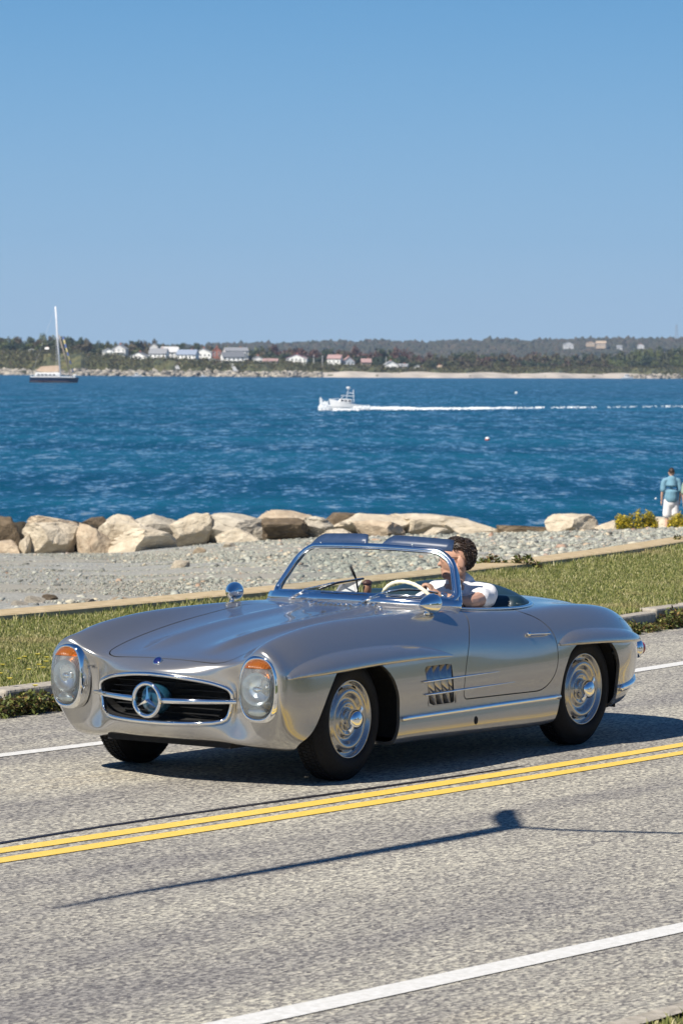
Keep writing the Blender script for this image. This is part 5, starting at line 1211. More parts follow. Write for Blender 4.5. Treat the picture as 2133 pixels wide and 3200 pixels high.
WC = {'w': (.86, .86, .84), 'lg': (.60, .60, .60), 'g': (.26, .27, .29), 'dg': (.16, .17, .19), 'bl': (.26, .31, .40), 'br': (.36, .14, .10), 'pk': (.38, .25, .24), 'pu': (.24, .12, .16), 'bl2': (.42, .46, .52), 'tn': (.46, .36, .26)}
WMAT = {k: noisy('house_'+k, tuple(x*.93 for x in v), v, .6, rough=.8) for k, v in WC.items()}; WIN = noisy('window_glass', (.03, .04, .055), (.06, .07, .09), .5, rough=.15); TRIM = WMAT['w']
def house(u0, u1, vr, vb, dist, wall, roof, label, i, group='houses of the village across the water'):
    s = dist/FPX; wd = (u1-u0)*s; H = (vb-vr)*s; c = gd((u0+u1)/2, vb, dist); hw = wd/2; dp = wd*.7; he = H*.62; q = random.Random(i)
    t_ = thing('house', label, 'house', (c[0], c[1], c[2]), RZ+q.uniform(-.35, .35)*0+R(q.choice([-14, -6, 5, 12])), group)
    gable_front = q.random() < .45
    if gable_front:
        V = [(-hw, -dp/2, -3), (hw, -dp/2, -3), (hw, -dp/2, he), (0, -dp/2, H), (-hw, -dp/2, he)]; V += [(x, dp/2, z) for x, y, z in V]
        F = [(0, 1, 2, 3, 4), (9, 8, 7, 6, 5), (0, 5, 6, 1), (1, 6, 7, 2), (4, 9, 5, 0)]
        rf = [(-hw-.4, -dp/2-.4, he-.3), (0, -dp/2-.4, H+.1), (hw+.4, -dp/2-.4, he-.3), (-hw-.4, dp/2+.4, he-.3), (0, dp/2+.4, H+.1), (hw+.4, dp/2+.4, he-.3)]
    else:
        V = [(-hw, -dp/2, -3), (-hw, dp/2, -3), (-hw, dp/2, he), (-hw, 0, H), (-hw, -dp/2, he)]; V += [(hw, y, z) for x, y, z in V]
        F = [(4, 3, 2, 1, 0), (5, 6, 7, 8, 9), (0, 1, 6, 5), (0, 5, 9, 4), (2, 7, 6, 1)]
        rf = [(-hw-.4, -dp/2-.5, he-.35), (-hw-.4, 0, H+.1), (-hw-.4, dp/2+.5, he-.35), (hw+.4, -dp/2-.5, he-.35), (hw+.4, 0, H+.1), (hw+.4, dp/2+.5, he-.35)]
    mk('wall', V, F, WMAT[wall], t_); ro = mk('roof', rf, [(0, 1, 4, 3), (1, 2, 5, 4)], WMAT[roof], t_); m = ro.modifiers.new('s', 'SOLIDIFY'); m.thickness = .35
    if q.random() < .6:
        V, F = box(-.5, .5, -.4, .4, H-.6, H+1.1); mk('chimney', [(v[0]+hw*.4*(0 if gable_front else 1), v[1]+.4, v[2]) for v in V], F, WMAT['br'], ro)
    nw = max(2, int(wd/2.6)); rows = 2 if he > 4.2 else 1; wb = None; fb = None
    for r_ in range(rows):
        for k in range(nw):
            x = -hw+wd*(k+.5)/nw; z = he*(.30+.42*r_) if rows == 2 else he*.45
            if wb is None:
                V, F = box(-.48, .48, -.03, .03, -.65, .65); wb = mesh('window', V, F); wb.materials.append(WIN)
                V, F = join([box(-.60, -.48, -.05, .02, -.75, .75), box(.48, .60, -.05, .02, -.75, .75), box(-.48, .48, -.05, .02, .65, .77), box(-.48, .48, -.05, .02, -.77, -.65)]); fb = mesh('window_frame', V, F); fb.materials.append(TRIM)
            o = bpy.data.objects.new('window', wb); COL.objects.link(o); o.parent = t_; o.location = (x, -dp/2-.02, z)
            f_ = bpy.data.objects.new('window_frame', fb); COL.objects.link(f_); f_.parent = o
    if q.random() < .5: # porch
        V, F = join([box(-hw*.8, hw*.8, -dp/2-1.8, -dp/2-.05, he*.42, he*.42+.25)]+[box(x-.1, x+.1, -dp/2-1.75, -dp/2-1.55, -1, he*.42) for x in np.linspace(-hw*.75, hw*.75, 4)]); mk('porch', V, F, TRIM, t_)
    return t_
for i, h in enumerate(HS): house(h[0], h[1], h[2], h[3], float(SH_D((h[0]+h[1])/2))+h[4], h[5], h[6], h[7], i)
def in_house(u, w, off):
    return any(h[0]-w*.35 < u < h[1]+w*.35 and off < h[4]+12 for h in HS)
tq = random.Random(77); cnt = {}
def tree(u, vtop, d, zbase, wpx, kind):
    s = d/FPX; c = gd(u, vtop, d); H = c[2]-zbase
    if H < 2.5: return
    W_ = wpx*s
    nh = min(HS, key=lambda h: abs((h[0]+h[1])/2-u)); near = abs((nh[0]+nh[1])/2-u) < 70 and u < 1400
    side_ = 'behind' if nh[0] < u < nh[1] else ('left of' if u < nh[0] else 'right of')
    lab = '%s %s tree %s' % ('tall' if H > 11 else 'low', kind, (side_+' the '+nh[7]) if near else ('over the sand beach' if 1300 < u < 1700 else ('over the right end of the beach' if u >= 1700 else ('at the left end of the far wood' if u < 80 else 'in the wood behind the anchored yacht'))))
    lab = ' '.join(lab.split()[:16])
    t_ = thing('broadleaf_tree', lab, 'tree', (c[0], c[1], zbase), tq.uniform(0, 6.28), 'trees along the far shore')
    o = bpy.data.objects.new('crown', CM[(kind, tq.randint(0, 1))]); COL.objects.link(o); o.parent = t_; o.scale = (W_*.62, W_*.62, H)
    o = bpy.data.objects.new('trunk', TR[tq.randint(0, 1)]); COL.objects.link(o); o.parent = t_; o.scale = (H*.5, H*.5, H)
ntree = 0
for row, (off, frac) in enumerate(((330, 1.0), (270, .80), (215, .58), (172, .38))):
    u = -40+row*9
    while u < 2190:
        wpx = tq.uniform(34, 62); vt, vb = float(VTOP(u)), float(VT(u)); v = vb-(vb-vt)*frac*tq.uniform(.86, 1.04)
        ok = not in_house(u, wpx, off)
        if row == 3 and (u < 300 or tq.random() < .25) : ok = False
        if row == 2 and u < 300 and tq.random() < .3: ok = False
        if ok:
            k = tq.random()
            if 840 < u < 1360 and row < 2: kind = 'reddish brown' if k < .55 else ('brownish green' if k < .8 else 'dark green')
            elif 1360 <= u < 1900: kind = 'brownish green' if k < .35 else ('reddish brown' if k < .5 else ('dark green' if k < .75 else 'olive green'))
            elif u >= 1900: kind = 'bright green' if k < .35 else ('olive green' if k < .7 else 'dark green')
            else: kind = 'dark green' if k < .40 else ('olive green' if k < .7 else ('brownish green' if k < .88 else 'bright green'))
            d_ = float(SH_D(u))+off+tq.uniform(-20, 20); tree(u, v, d_, land_z(u, min(off, 400))-1, wpx, kind); ntree += 1
        u += wpx*tq.uniform(.42, .62)
print('trees', ntree)
# distant wooded ridge, one mass
RV = lambda u: np.interp(u, [-400, 500, 640, 760, 800, 860, 930, 1000, 1100, 1180, 1250, 1340, 1420, 1500, 1540, 1620, 1700, 1760, 1850, 2000, 2133, 2500], [1080, 1078, 1076, 1070, 1068, 1072, 1070, 1066, 1064, 1062, 1066, 1066, 1062, 1062, 1055, 1062, 1062, 1058, 1056, 1056, 1056, 1056])
RDG = pm('ridge_wood', (.04, .05, .03), 1.0); t = NT(RDG); g = t.n('NewGeometry'); t.col(t.mix(.5, t.ramp(g.outputs['Random Per Island'], [(0, (.02, .03, .02)), (.6, (.05, .055, .03)), (1, (.085, .06, .045))]), t.ramp(t.noise(g.outputs['Position'], .02, 5, .6), [(.35, (.02, .03, .02)), (.65, (.09, .075, .05))])))
P = []; S_ = []; DR = 6200
for _ in range(5200):
    u = q.uniform(420, 2280); f = q.random()**.6; vt = float(RV(u)); v = vt+(1-f)*62+q.uniform(-1.5, 3); d_ = DR-900*(1-f)+q.uniform(-60, 60); c = gd(u, v, d_); s_ = q.uniform(4, 8.5); P.append((c[0], c[1], c[2]-s_*.8)); S_.append(s_)
tag(stones('far_woods', P, np.array(S_), RDG, 12, (.8, 1.4)), kind='stuff')
us = np.linspace(-3500, 5600, 260); V = []
for u in us:
    rz_ = zat(min(max(u, -400), 2500), float(RV(min(max(u, -400), 2500)))+8, DR)
    for zz, dd in ((-5, -1500), (rz_*.25, -900), (rz_, 0), (rz_, 800)): p = gd(u, 1150, DR+dd); V.append((p[0], p[1], zz+(2.5*math.sin(u*.05) if dd > -1 else 0)))
F = [(i*4+j, (i+1)*4+j, (i+1)*4+j+1, i*4+j+1) for i in range(len(us)-1) for j in range(3)]; tag(mk('far_ridge', V, F, noisy('ridge_ground', (.03, .04, .022), (.07, .06, .04), .02, rough=1)), kind='structure')
for i, h in enumerate(((1760, 1790, 1068, 1084, 'lg', 'g', 'white house alone on the distant ridge'), (1830, 1858, 1066, 1077, 'tn', 'pk', 'pinkish house on the distant ridge, second from the left'), (1862, 1894, 1066, 1083, 'tn', 'tn', 'pale long house in the middle of the distant ridge'), (1926, 1943, 1079, 1091, 'lg', 'g', 'small white house low on the distant ridge'), (1991, 2011, 1074, 1084, 'lg', 'pk', 'rightmost pale house on the distant ridge'))):
    house(h[0], h[1], h[2], h[3], DR-520, h[4], h[5], h[6], 50+i, 'houses on the distant ridge')
# lattice mast on the ridge
pt = gd(2112, 1060, DR-200); s = (DR-200)/FPX; Hm = 46*s; py = thing('lattice_mast', 'thin lattice radio mast on the distant ridge at the right', 'mast', tuple(pt), RZ)
for a in range(3):
    x, y = math.cos(a*2.1), math.sin(a*2.1); V, F = tube([(x*3.2, y*3.2, 0), (x*1.0, y*1.0, Hm)], .35, 5); mk('mast_leg', V, F, WMAT['g'], py)
for k in range(7): z = Hm*(k+.5)/7; r_ = 3.2-2.2*(k+.5)/7; V, F = tube([(r_*math.cos(a*2.1), r_*math.sin(a*2.1), z) for a in range(3)], .2, 4, closed=True); mk('mast_ring', V, F, WMAT['g'], py)
# stairs and poles on the bluff
for u0, v0, u1, v1, lb in ((545, 1132, 556, 1152, 'wooden beach stairs below the long white boarding house'), (722, 1134, 736, 1158, 'wooden beach stairs below the white porch house')):
    d0 = float(SH_D(u0)); a = gd(u0, v0, d0+120); b = gd(u1, v1, d0+30); st = thing('beach_stairs', lb, 'stairs', tuple(b)); 
    for k in range(14):
        p = b+(a-b)*k/13-b; V, F = box(-1.4, 1.4, -.9, .9, -.2, .2); V = [tuple(np.array(RT)*v[0]+np.array(FW)*v[1]*1.8+np.array([0, 0, v[2]])+p) for v in V]; mk('step', V, F, WMAT['lg'], st)
for u, v0, v1, lb in ((980, 1108, 1140, 'left one of three bare poles on the far shore'), (1007, 1110, 1140, 'middle one of three bare poles on the far shore'), (1206, 1116, 1142, 'right one of three bare poles beside the beach house')):
    d_ = float(SH_D(u))+140; a = gd(u, v1, d_); b = gd(u, v0, d_); V, F = tube([(0, 0, -2), tuple(b-a)], .28, 6); V2, F2 = box(-1.2, 1.2, -.15, .15, (b-a)[2]-1.2, (b-a)[2]-.9); V, F = join([(V, F), (V2, F2)]); o = mk('utility_pole', V, F, WMAT['lg']); o.location = tuple(a); tag(o, lb, 'pole')

# ================================================================== boats
HULLW = noisy('boat_white', (.66, .67, .68), (.72, .73, .74), 2, rough=.3, coat=.5); NAVYH = noisy('hull_navy', (.012, .02, .06), (.02, .03, .08), 1, rough=.25, coat=1); TAN = noisy('sail_cover_tan', (.52, .38, .27), (.60, .45, .33), 2, rough=.9); ALU = noisy('mast_white', (.72, .72, .74), (.80, .80, .82), 2, rough=.4)
SPRAY = noisy('sea_foam', (.82, .86, .88), (.92, .94, .95), 3, rough=.9)
def sea_pt(u, v): return gz(u, v, -4.5)
def hull(L, B, H, draft=.3, sheer=.2, bow_rake=.12, n=16):
    """x from stern (-L/2) to bow (L/2); z=0 waterline"""
    V = []; F = []
    for i in range(n+1):
        t_ = i/n; x = -L/2+L*t_; w_ = B/2*(1-max(0, (t_-.45)/.55)**2.2)*(.86+.14*min(1, t_*4)); top = H*(1+sheer*t_*t_); rk = bow_rake*L*max(0, (t_-.7)/.3)**2
        for yy, zz, xx in ((-w_, top, rk), (-w_*.86, H*.35, rk*.4), (-w_*.55, -draft, 0), (w_*.55, -draft, 0), (w_*.86, H*.35, rk*.4), (w_, top, rk)): V.append((x+xx, yy, zz))
    for i in range(n):
        for k in range(5): F.append((i*6+k, i*6+k+1, (i+1)*6+k+1, (i+1)*6+k))
        F.append((i*6+5, i*6, (i+1)*6, (i+1)*6+5))
    F.append((0, 1, 2, 3, 4, 5)[::-1]); F.append(tuple(n*6+k for k in range(6))); return V, F
# sailing yacht, bow to the right
p = sea_pt(168, 1195); s = np.linalg.norm((p-CAM)[:2])/FPX
ya = thing('sailing_yacht', 'dark-hulled white sailing yacht with bare mast anchored at the left', 'sailboat', tuple(p), RZ)
L = 148*s
V, F = hull(L, L*.30, 15*s, .3, .1, .03); mk('hull', V, F, NAVYH, ya, smooth=False)
V, F = hull(L*1.005, L*.305, 1.8*s, .4, 0, .0); mk('boot_stripe', V, F, noisy('boot_stripe_red', (.45, .25, .22), (.6, .5, .45), .3, rough=.6), ya)
V, F = box(-72*s, 70*s, -L*.135, L*.135, 15*s, 19*s); bevel(mk('deck', V, F, HULLW, ya), .3)
V, F = box(-60*s, 22*s, -L*.11, L*.11, 19*s, 31*s); V = [(v[0]*(1 if v[2] < 25*s else (.97 if v[0] > 0 else .93)), v[1]*(1 if v[2] < 25*s else .85), v[2]) for v in V]; c_ = mk('cabin', V, F, HULLW, ya); bevel(c_, .5)
V, F = join([box(-50*s+k*12*s, -43*s+k*12*s, -L*.112, -L*.108, 22*s, 26*s) for k in range(5)]); mk('cabin_window', V, F, WIN, c_)
mb = (20*s, 0, 24*s); mt = (4*s, 0, 237*s); V, F = sweep([mb, tuple((np.array(mb)+np.array(mt))/2), mt], circ(2.6*s, n=8), scale=[1, 1, .8]); ma = mk('mast', V, F, ALU, ya, smooth=True)
for k in (90, 150): V, F = tube([(11*s, -6*s, k*s), (11*s, 6*s, k*s)], .5*s, 5); mk('spreader', V, F, ALU, ma)
V = []; 
for x, z0, z1 in ((-53*s, 36*s, 40*s), (-38*s, 33*s, 50*s), (-10*s, 33*s, 52*s), (16*s, 35*s, 53*s)): V += [(x, -2.5*s, z0), (x, 2.5*s, z0), (x, 1.5*s, z1), (x, -1.5*s, z1)]
F = [(i*4+j, i*4+(j+1) % 4, (i+1)*4+(j+1) % 4, (i+1)*4+j) for i in range(3) for j in range(4)]+[(3, 2, 1, 0), (12, 13, 14, 15)]; mk('boom_cover', V, F, TAN, ya)
V, F = tube([(15*s, 0, 148*s), (53*s, 0, 19*s)], 1.6*s, 8); mk('furled_staysail', V, F, noisy('sail_brown', (.30, .24, .20), (.38, .30, .25), 2, rough=.8), ya, smooth=True)
GEN = pm('furled_genoa_stripes', (.7, .55, .2), .7); t = NT(GEN); wv = t.n('TexWave', wave_type='BANDS', bands_direction='Z'); wv.inputs['Scale'].default_value = .10; t.l(t.obj_vec(), wv.inputs['Vector']); t.col(t.ramp(wv.outputs['Fac'], [(.45, (.62, .52, .22)), (.55, (.10, .16, .42))]))
V, F = tube([(28*s, 0, 142*s), (64*s, 0, 20*s)], 1.9*s, 8); mk('furled_genoa', V, F, GEN, ya, smooth=True)
for y in (-.13, .13): V, F = tube([(10*s, y*L, 18*s), (5*s, 0, 220*s)], .25*s, 4); mk('shroud', V, F, ALU, ya)
V, F = tube([(-72*s, 0, 17*s), (4*s, 0, 236*s)], .2*s, 4); mk('backstay', V, F, ALU, ya)
V, F = join([tube([(-72*s, y*L, 19*s), (-72*s, y*L, 27*s), (-50*s, y*L, 27*s), (70*s, y*L*.3, 26*s)], .35*s, 5) for y in (-.12, .12)]); mk('guard_rail', V, F, ALU, ya)
V, F = ell((66*s, 0, 23*s), (6*s, 4*s, 3*s), 10, 6); mk('bow_dinghy', V, F, HULLW, ya, smooth=True)
# motor boat, bow to the left
p = sea_pt(1085, 1278); s = np.linalg.norm((p-CAM)[:2])/FPX
bo = thing('motor_boat', 'white sport fishing motor boat speeding left with a bow wave', 'motorboat', tuple(p), RZ+math.pi)
bo.rotation_euler = (0, R(-4), RZ+math.pi)
V, F = hull(100*s, 36*s, 16*s, .2, .75, .10); mk('hull', V, F, HULLW, bo, smooth=False)
V, F = box(-12*s, 32*s, -13*s, 13*s, 20*s, 31*s); V = [(v[0]-(8*s if v[2] > 25*s and v[0] > 0 else 0), v[1]*(.85 if v[2] > 25*s else 1), v[2]) for v in V]; ca = mk('cabin', V, F, HULLW, bo); bevel(ca, .12)
V, F = join([box(-9*s+k*12*s, -1*s+k*12*s, -13.2*s, 13.2*s, 23*s, 29*s) for k in range(3)]); mk('cabin_window', V, F, WIN, ca)
V, F = box(-20*s, 24*s, -13*s, 13*s, 40*s, 42*s); bevel(mk('hard_top', V, F, HULLW, bo), .05)
for y in (-11, 11):
    for x0, x1 in ((-18, -14), (6, 2), (26, 16)): V, F = tube([(x0*s, y*s, 22*s), (x1*s, y*s, 62*s if x0 < 20 else 41*s)], 1.0*s, 6); mk('tower_leg', V, F, ALU, bo)
V, F = box(-16*s, 6*s, -9*s, 9*s, 50*s, 52*s); mk('tower_platform', V, F, HULLW, bo)
V, F = ell((2*s, 0, 66*s), (7*s, 7*s, 4.2*s), 14, 8); mk('radar_dome', V, F, HULLW, bo, smooth=True)
V, F = join([tube([(48*s, y*s*.3, 28*s), (30*s, y*s, 30*s), (0, y*s*1.2, 27*s)], .5*s, 5) for y in (-12, 12)]); mk('bow_rail', V, F, ALU, bo)
# spray and wake: heaped foam
def foam(name, pts, seed, label, size=.16):
    q = np.random.default_rng(seed); P = []; S_ = []
    for (u0, u1, v0, v1, h, n) in pts:
        for _ in range(n):
            t_ = q.random(); u = u0+(u1-u0)*t_; v = v0+(v1-v0)*t_+q.normal()*1.4; c = sea_pt(u, v); z = h*s*(q.random()**1.6); P.append((c[0], c[1], c[2]+z)); S_.append(size*q.uniform(.5, 1.3))
    return tag(stones(name, P, np.array(S_), SPRAY, seed, (.4, .8)), kind='stuff')
foam('bow_spray', [(996, 1034, 1281, 1279, 12, 420), (1004, 1024, 1279, 1279, 24, 220), (1000, 1007, 1279, 1279, 36, 90), (1040, 1120, 1282, 1280, 3, 260), (1105, 1155, 1280, 1278, 9, 420), (1150, 1250, 1278, 1278, 5, 520)], 3, 'w', .13)
foam('wake', [(1150, 1300, 1277, 1278, 3.0, 1100), (1300, 1380, 1278, 1277, 1.3, 330), (1380, 1450, 1277, 1277, .8, 150), (1450, 1530, 1277, 1276, 1.2, 330), (1530, 1600, 1276, 1275, .6, 110), (1600, 1700, 1275, 1274, .4, 80), (1720, 1830, 1274, 1273, .4, 80), (1830, 1930, 1273, 1272, .2, 18), (1930, 1990, 1272, 1271, .2, 16), (1990, 2133, 1271, 1270, .2, 40)], 4, 'w', .15)
# small boats by the far shore and buoys
def small_boat(u, v, wpx, label, mastpx=0):
    p = sea_pt(u, v); s = np.linalg.norm((p-CAM)[:2])/FPX; b = thing('small_boat', label, 'boat', tuple(p), RZ, 'small boats near the far shore'); V, F = hull(wpx*s, wpx*s*.35, wpx*.16*s, .2, .3, .1); mk('hull', V, F, HULLW, b)
    V, F = box(-wpx*.22*s, wpx*.18*s, -wpx*.1*s, wpx*.1*s, wpx*.16*s, wpx*.42*s); ca = mk('cabin', V, F, HULLW, b); bevel(ca, .1); V, F = box(-wpx*.18*s, wpx*.19*s, -wpx*.105*s, wpx*.105*s, wpx*.26*s, wpx*.36*s); mk('cabin_window', V, F, WIN, ca)
    if mastpx: V, F = tube([(0, 0, 0), (0, 0, mastpx*s)], .12, 5); mk('antenna', V, F, ALU, b)
small_boat(427, 1177, 28, 'small white cabin boat with an antenna left of the village shore', 22); small_boat(633, 1177, 16, 'tiny white boat below the low garage building'); small_boat(1958, 1184, 34, 'small white launch off the sand beach at the right')
def buoy(u, v, px, mats, label):
    p = sea_pt(u, v); s = np.linalg.norm((p-CAM)[:2])/FPX; r_ = px*s/2; b = thing('buoy', label, 'buoy', (p[0], p[1], p[2]+r_*.5)); prof = [(r_*math.sin(a), -r_*math.cos(a)) for a in np.linspace(0.01, math.pi-.01, 10)]
    V, F = lathe(prof[:6], 'z', 14); mk('lower_half', V, F, mats[0], b, smooth=True); V, F = lathe(prof[5:], 'z', 14); mk('upper_half', V, F, mats[1], b, smooth=True)
REDB = noisy('buoy_red', (.5, .06, .04), (.6, .09, .06), 8, rough=.5)
buoy(1522, 1376, 15, (REDB, HULLW), 'red and white ball buoy floating behind the driver'); buoy(1612, 1230, 9, (HULLW, HULLW), 'small white buoy above the wake'); buoy(2048, 1560, 7, (HULLW, HULLW), 'tiny white float left of the standing man')

# ================================================================== people on the shore
SHB = noisy('blue_shirt', (.13, .27, .36), (.17, .33, .43), 8, rough=.85, bump=.6, bdist=.03); SHG = noisy('green_shirt', (.25, .33, .26), (.30, .38, .30), 8, rough=.85); SHW = noisy('white_shorts', (.72, .70, .70), (.80, .78, .78), 8, rough=.9, bump=.5, bdist=.03)
def stander(u, vtop, d, rz, label, shirt, hold):
    c = gd(u, vtop, d); H = 1.76; z0 = c[2]-H; p = thing('person', label, 'person', (c[0], c[1], z0), rz)
    body = [limb([(0, 0, 1.42), (0, 0, 1.55)], [.06, .055]), limb([(0, 0, .95), (0, -.01, 1.2), (0, 0, 1.40)], [.15, .15, .13], 14)]
    for sg in (1, -1):
        body += [limb([(sg*.09, 0, .95), (sg*.11, .02, .50), (sg*.12, -.02, .08)], [.09, .058, .04]), limb([(sg*.12, -.03, .06), (sg*.13, .13, .035)], [.045, .035]),
                 limb([(sg*.19, 0, 1.40), (sg*.25, -.02, 1.13), (sg*.255, .06, .87)], [.055, .042, .030])]
        V, F = ell((sg*.257, .075, .80), (.022, .04, .055), 10, 8); body.append((V, F))
        for k in range(4): body.append(limb([(sg*.257, .05+.02*k, .77), (sg*.252, .055+.02*k, .71+.008*abs(k-1.5))], [.010, .008], 6))
        body.append(limb([(sg*.25, .10, .81), (sg*.24, .125, .76)], [.012, .009], 6))
    L, Tm, Rz_ = head_parts((0, 0, 1.63), math.pi/2, 1.0)
    V, F = join(L+body); world_mesh(mk('tmp', V, F), 'body', SKIN2, p, .011, 3)
    S_ = [limb([(0, -.01, .93), (0, -.02, 1.2), (0, -.01, 1.42)], [.195, .180, .135], 16)]+[limb([(0, 0, 1.38), (sg*.19, 0, 1.40), (sg*.235, -.015, 1.16)], [.09, .08, .085]) for sg in (1, -1)]
    V, F = join(S_); world_mesh(mk('tmp', V, F), 'shirt', shirt, p, .014, 4)
    S_ = [limb([(0, 0, .93), (0, 0, .80)], [.17, .16], 14)]+[limb([(sg*.09, 0, .85), (sg*.12, .01, .47)], [.115, .115], 12) for sg in (1, -1)]
    V, F = join(S_); world_mesh(mk('tmp', V, F), 'shorts', SHW, p, .014, 3)
    V, F = ell((0, 0, 0), (.105, .085, .10), 20, 14); keep = set(i for i, v in enumerate(V) if v[0] < .045 and v[2] > -.06 or v[2] > .045); F = [f for f in F if all(i in keep for i in f)]; q = random.Random(5)
    mk('hair', [tuple(Tm((v[0]-.015+q.uniform(-.004, .004), v[1], v[2]+.035+q.uniform(-.004, .004)))) for v in V], F, HAIRM, p, smooth=True)
    return p
stander(2097, 1462, 98.5, RZ+R(8), 'man in a blue shirt and white shorts standing on the rocks with his back turned', SHB, 0)
stander(2163, 1470, 98.0, RZ-R(20), 'person in a green shirt at the right edge, mostly cut by the frame', SHG, 0)

# ================================================================== bushes on the shingle
GR = leafmat('goldenrod_leaves', [(0, (.06, .075, .012)), (.3, (.16, .17, .02)), (.5, (.45, .36, .03)), (1, (.80, .60, .04))])
for u0, u1, v0, v1, d_, lb, sd in ((1924, 2056, 1592, 1664, 96.5, 'yellow-green goldenrod bush standing on the shingle left of the standing man', 1), (2086, 2150, 1612, 1666, 96, 'smaller goldenrod bush in front of the standing man', 2)):
    s = d_/FPX; c = gd((u0+u1)/2, v1, d_); wd = (u1-u0)*s/2; hg = (v1-v0)*s; b = thing('goldenrod_bush', lb, 'bush', tuple(c), RZ, 'goldenrod bushes on the shingle'); q = np.random.default_rng(sd); C = []; Rr = []; st = []
    for k in range(34 if sd == 1 else 20):
        x = q.uniform(-wd, wd)*.92; hh = hg*(q.uniform(.35, .88)+.16*math.sin(x*7+1)); y = q.uniform(-.35, .35); C.append((x, y, hh*.86)); Rr.append((.10, .10, .17)); C.append((x*.93, y, hh*.45)); Rr.append((.12, .12, .22)); st.append(tube([(x*.5, y*.5, -.15), (x*.85, y*.9, hh*.5), (x, y, hh)], .008, 5))
    o = leaves('foliage', C, Rr, 70, .038, GR, sd, .3); o.parent = b; V, F = join(st); o = mk('stems', V, F, BARK, b)
# low weeds growing along the sea wall
for u, v, lb in ((1600, 1776, 'dark leafy weed clump on the sea wall behind the driver'), (2118, 1700, 'small green weed on the sea wall near the right edge')):
    c = gz(u, v, GZ); d_ = np.linalg.norm(c-CAM); wp_ = leaves('weed_clump', [(k*.09-.3, .03*math.sin(k), .06+.04*math.sin(k*1.7)) for k in range(7)] if 'dark' in lb else [(0, 0, .06), (.12, 0, .05)], [(.07, .06, .06)]*(7 if 'dark' in lb else 2), 60, .028, WEEDM, 5, .6); wp_.location = tuple(c); wp_.rotation_euler = (0, 0, RZ); tag(wp_, lb, 'weed')

# ================================================================== overhead bracket arm whose shadow falls on the near lane
SD = np.array(SUN); HT = 4.6
def up_(u, v, h=HT): p = gz(u, v, 0); return p+SD*(h/SD[2])
POLE = noisy('galvanised_steel', (.45, .46, .47), (.55, .56, .57), 6, rough=.5, metal=.6)
lamp = thing('lamp_bracket', 'slim steel street light bracket reaching out over the near lane, outside the frame', 'street lamp', (0, 0, 0))
P = spline([up_(180, 2838), up_(450, 2786), up_(800, 2727), up_(1150, 2666), up_(1400, 2622), up_(1530, 2597), up_(1590, 2585)], 5); n = len(P)
V, F = sweep(P, circ(.062, n=10), scale=[.22+.78*min(1, (k/n)*1.6) for k in range(n)]); mk('bracket_arm', V, F, POLE, lamp, smooth=True)
o_ = up_(1590, 2562); pts = [(1553, 2550), (1575, 2532), (1596, 2536), (1600, 2555), (1612, 2572), (1618, 2588), (1600, 2594), (1572, 2592), (1567, 2574), (1556, 2564)]
A = [up_(u, v) for u, v in pts]; ne = len(A); V = [tuple(a+np.array([0, 0, .05])) for a in A]+[tuple(a-np.array([0, 0, .05])) for a in A]; F = [tuple(range(ne)), tuple(range(2*ne-1, ne-1, -1))]+[(k, ne+k, ne+(k+1) % ne, (k+1) % ne) for k in range(ne)]
mk('lamp_head', V, F, POLE, lamp)
V, F = tube(spline([up_(1612, 2585), up_(1750, 2594), up_(1950, 2600), up_(2133, 2605), up_(2400, 2612), up_(3000, 2630)], 5), .026, 6); mk('feed_cable', V, F, BLACK, lamp)
pe = up_(3000, 2630); V, F = sweep([(pe[0], pe[1], 0), (pe[0], pe[1], pe[2]+.3)], circ(.12, n=12), scale=[1.1, .8]); mk('pole', V, F, POLE, lamp, smooth=True)
# corner of the near verge
q = np.random.default_rng(9); xs = q.uniform(.5, 5.5, 16000); P = np.stack([xs, NK(xs)+.14+q.random(16000)*1.2, np.zeros(16000)], 1); tag(blades('verge_grass', P, .02, .045, .008, GRASSM, .9, 12), kind='stuff')
ribbon_k = ribbon('verge_edge', lambda x: NK(x)-.0, lambda x: NK(x)+.10, -8, 9, .006, CONC2, 40); tag(ribbon_k, kind='structure')

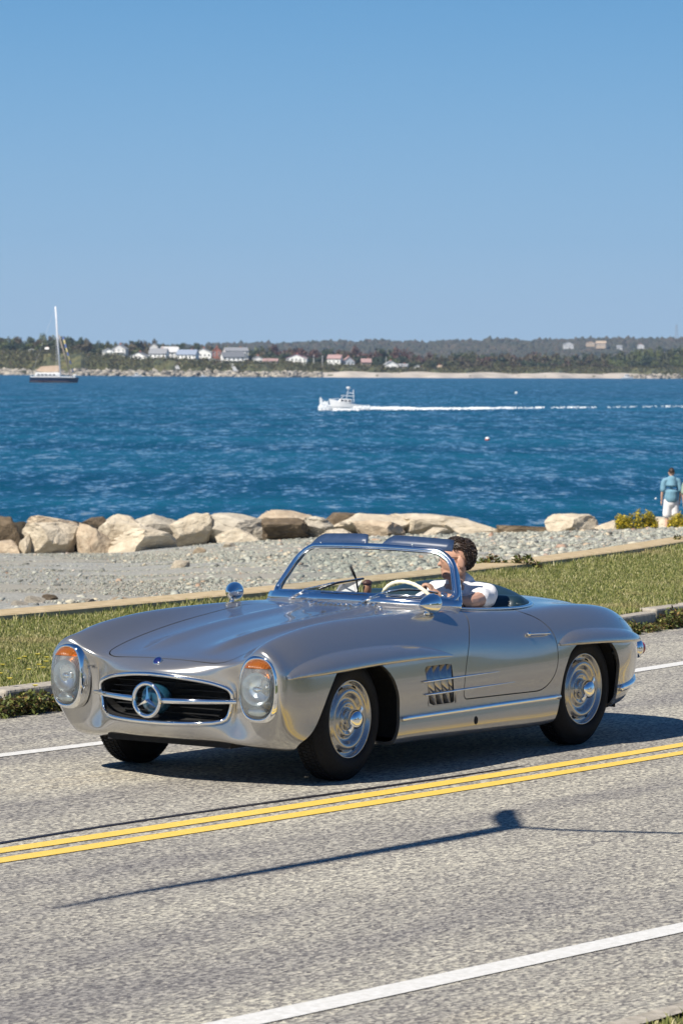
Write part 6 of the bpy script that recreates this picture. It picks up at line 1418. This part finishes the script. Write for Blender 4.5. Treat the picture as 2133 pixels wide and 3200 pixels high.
# ================================================================== what stands behind the camera, seen in the paint
for i, (x, y, w_, h_, wl, rf) in enumerate(((-22, 46, 16, 7, 'w', 'g'), (8, 60, 20, 8, 'lg', 'dg'), (40, 52, 15, 7, 'w', 'pk'))):
    dist = 10.0; t_ = thing('house', ['white seaside house across the road behind the photographer', 'long grey seaside house across the road behind the photographer', 'white house with a pinkish roof across the road behind the photographer'][i], 'house', (x, y, 0), R([-10, 4, 12][i]))
    hw = w_/2; dp = 9; V = [(-hw, -dp/2, 0), (-hw, dp/2, 0), (-hw, dp/2, h_*.6), (-hw, 0, h_), (-hw, -dp/2, h_*.6)]; V += [(hw, b_, c_) for a_, b_, c_ in V]; mk('wall', V, [(4, 3, 2, 1, 0), (5, 6, 7, 8, 9), (0, 1, 6, 5), (0, 5, 9, 4), (2, 7, 6, 1)], WMAT[wl], t_)
    ro = mk('roof', [(-hw-.4, -dp/2-.5, h_*.6-.3), (-hw-.4, 0, h_+.1), (-hw-.4, dp/2+.5, h_*.6-.3), (hw+.4, -dp/2-.5, h_*.6-.3), (hw+.4, 0, h_+.1), (hw+.4, dp/2+.5, h_*.6-.3)], [(0, 1, 4, 3), (1, 2, 5, 4)], WMAT[rf], t_)
    for k in range(5):
        V, F = box(-.6, .6, -.05, .05, -.8, .8); o = mk('window', [(v[0]-hw+w_*(k+.5)/5, v[1]-dp/2-.03, v[2]+h_*.32) for v in V], F, WIN, t_)
for i in range(26):
    x = -60+i*5+tq.uniform(-2, 2); y = 66+tq.uniform(-6, 10); H = tq.uniform(5, 10); k = tq.choice(list(TCOL)); t_ = thing('broadleaf_tree', '%s tree in the garden row behind the photographer' % k, 'tree', (x, y, 0), tq.uniform(0, 6), 'trees behind the photographer')
    o = bpy.data.objects.new('crown', CM[(k, i % 2)]); COL.objects.link(o); o.parent = t_; o.scale = (H*.6, H*.6, H); o = bpy.data.objects.new('trunk', TR[i % 2]); COL.objects.link(o); o.parent = t_; o.scale = (H*.5, H*.5, H)

# ================================================================== sea haze
HAZ = bpy.data.materials.new('sea_haze'); HAZ.use_nodes = True; t = HAZ.node_tree; t.nodes.clear(); o = t.nodes.new('ShaderNodeOutputMaterial'); pv = t.nodes.new('ShaderNodeVolumePrincipled'); pv.inputs['Color'].default_value = (.50, .70, 1.0, 1); pv.inputs['Density'].default_value = 4.5e-5; pv.inputs['Anisotropy'].default_value = 0.0; t.links.new(pv.outputs[0], o.inputs['Volume'])
cc = fr(4000, 0, 0); V, F = box(-6200, 6200, -4300, 4300, -8.5, 150); hz = mk('haze', V, F, HAZ); hz.location = (cc[0], cc[1], 0); hz.rotation_euler = (0, 0, RZ); tag(hz, kind='stuff')
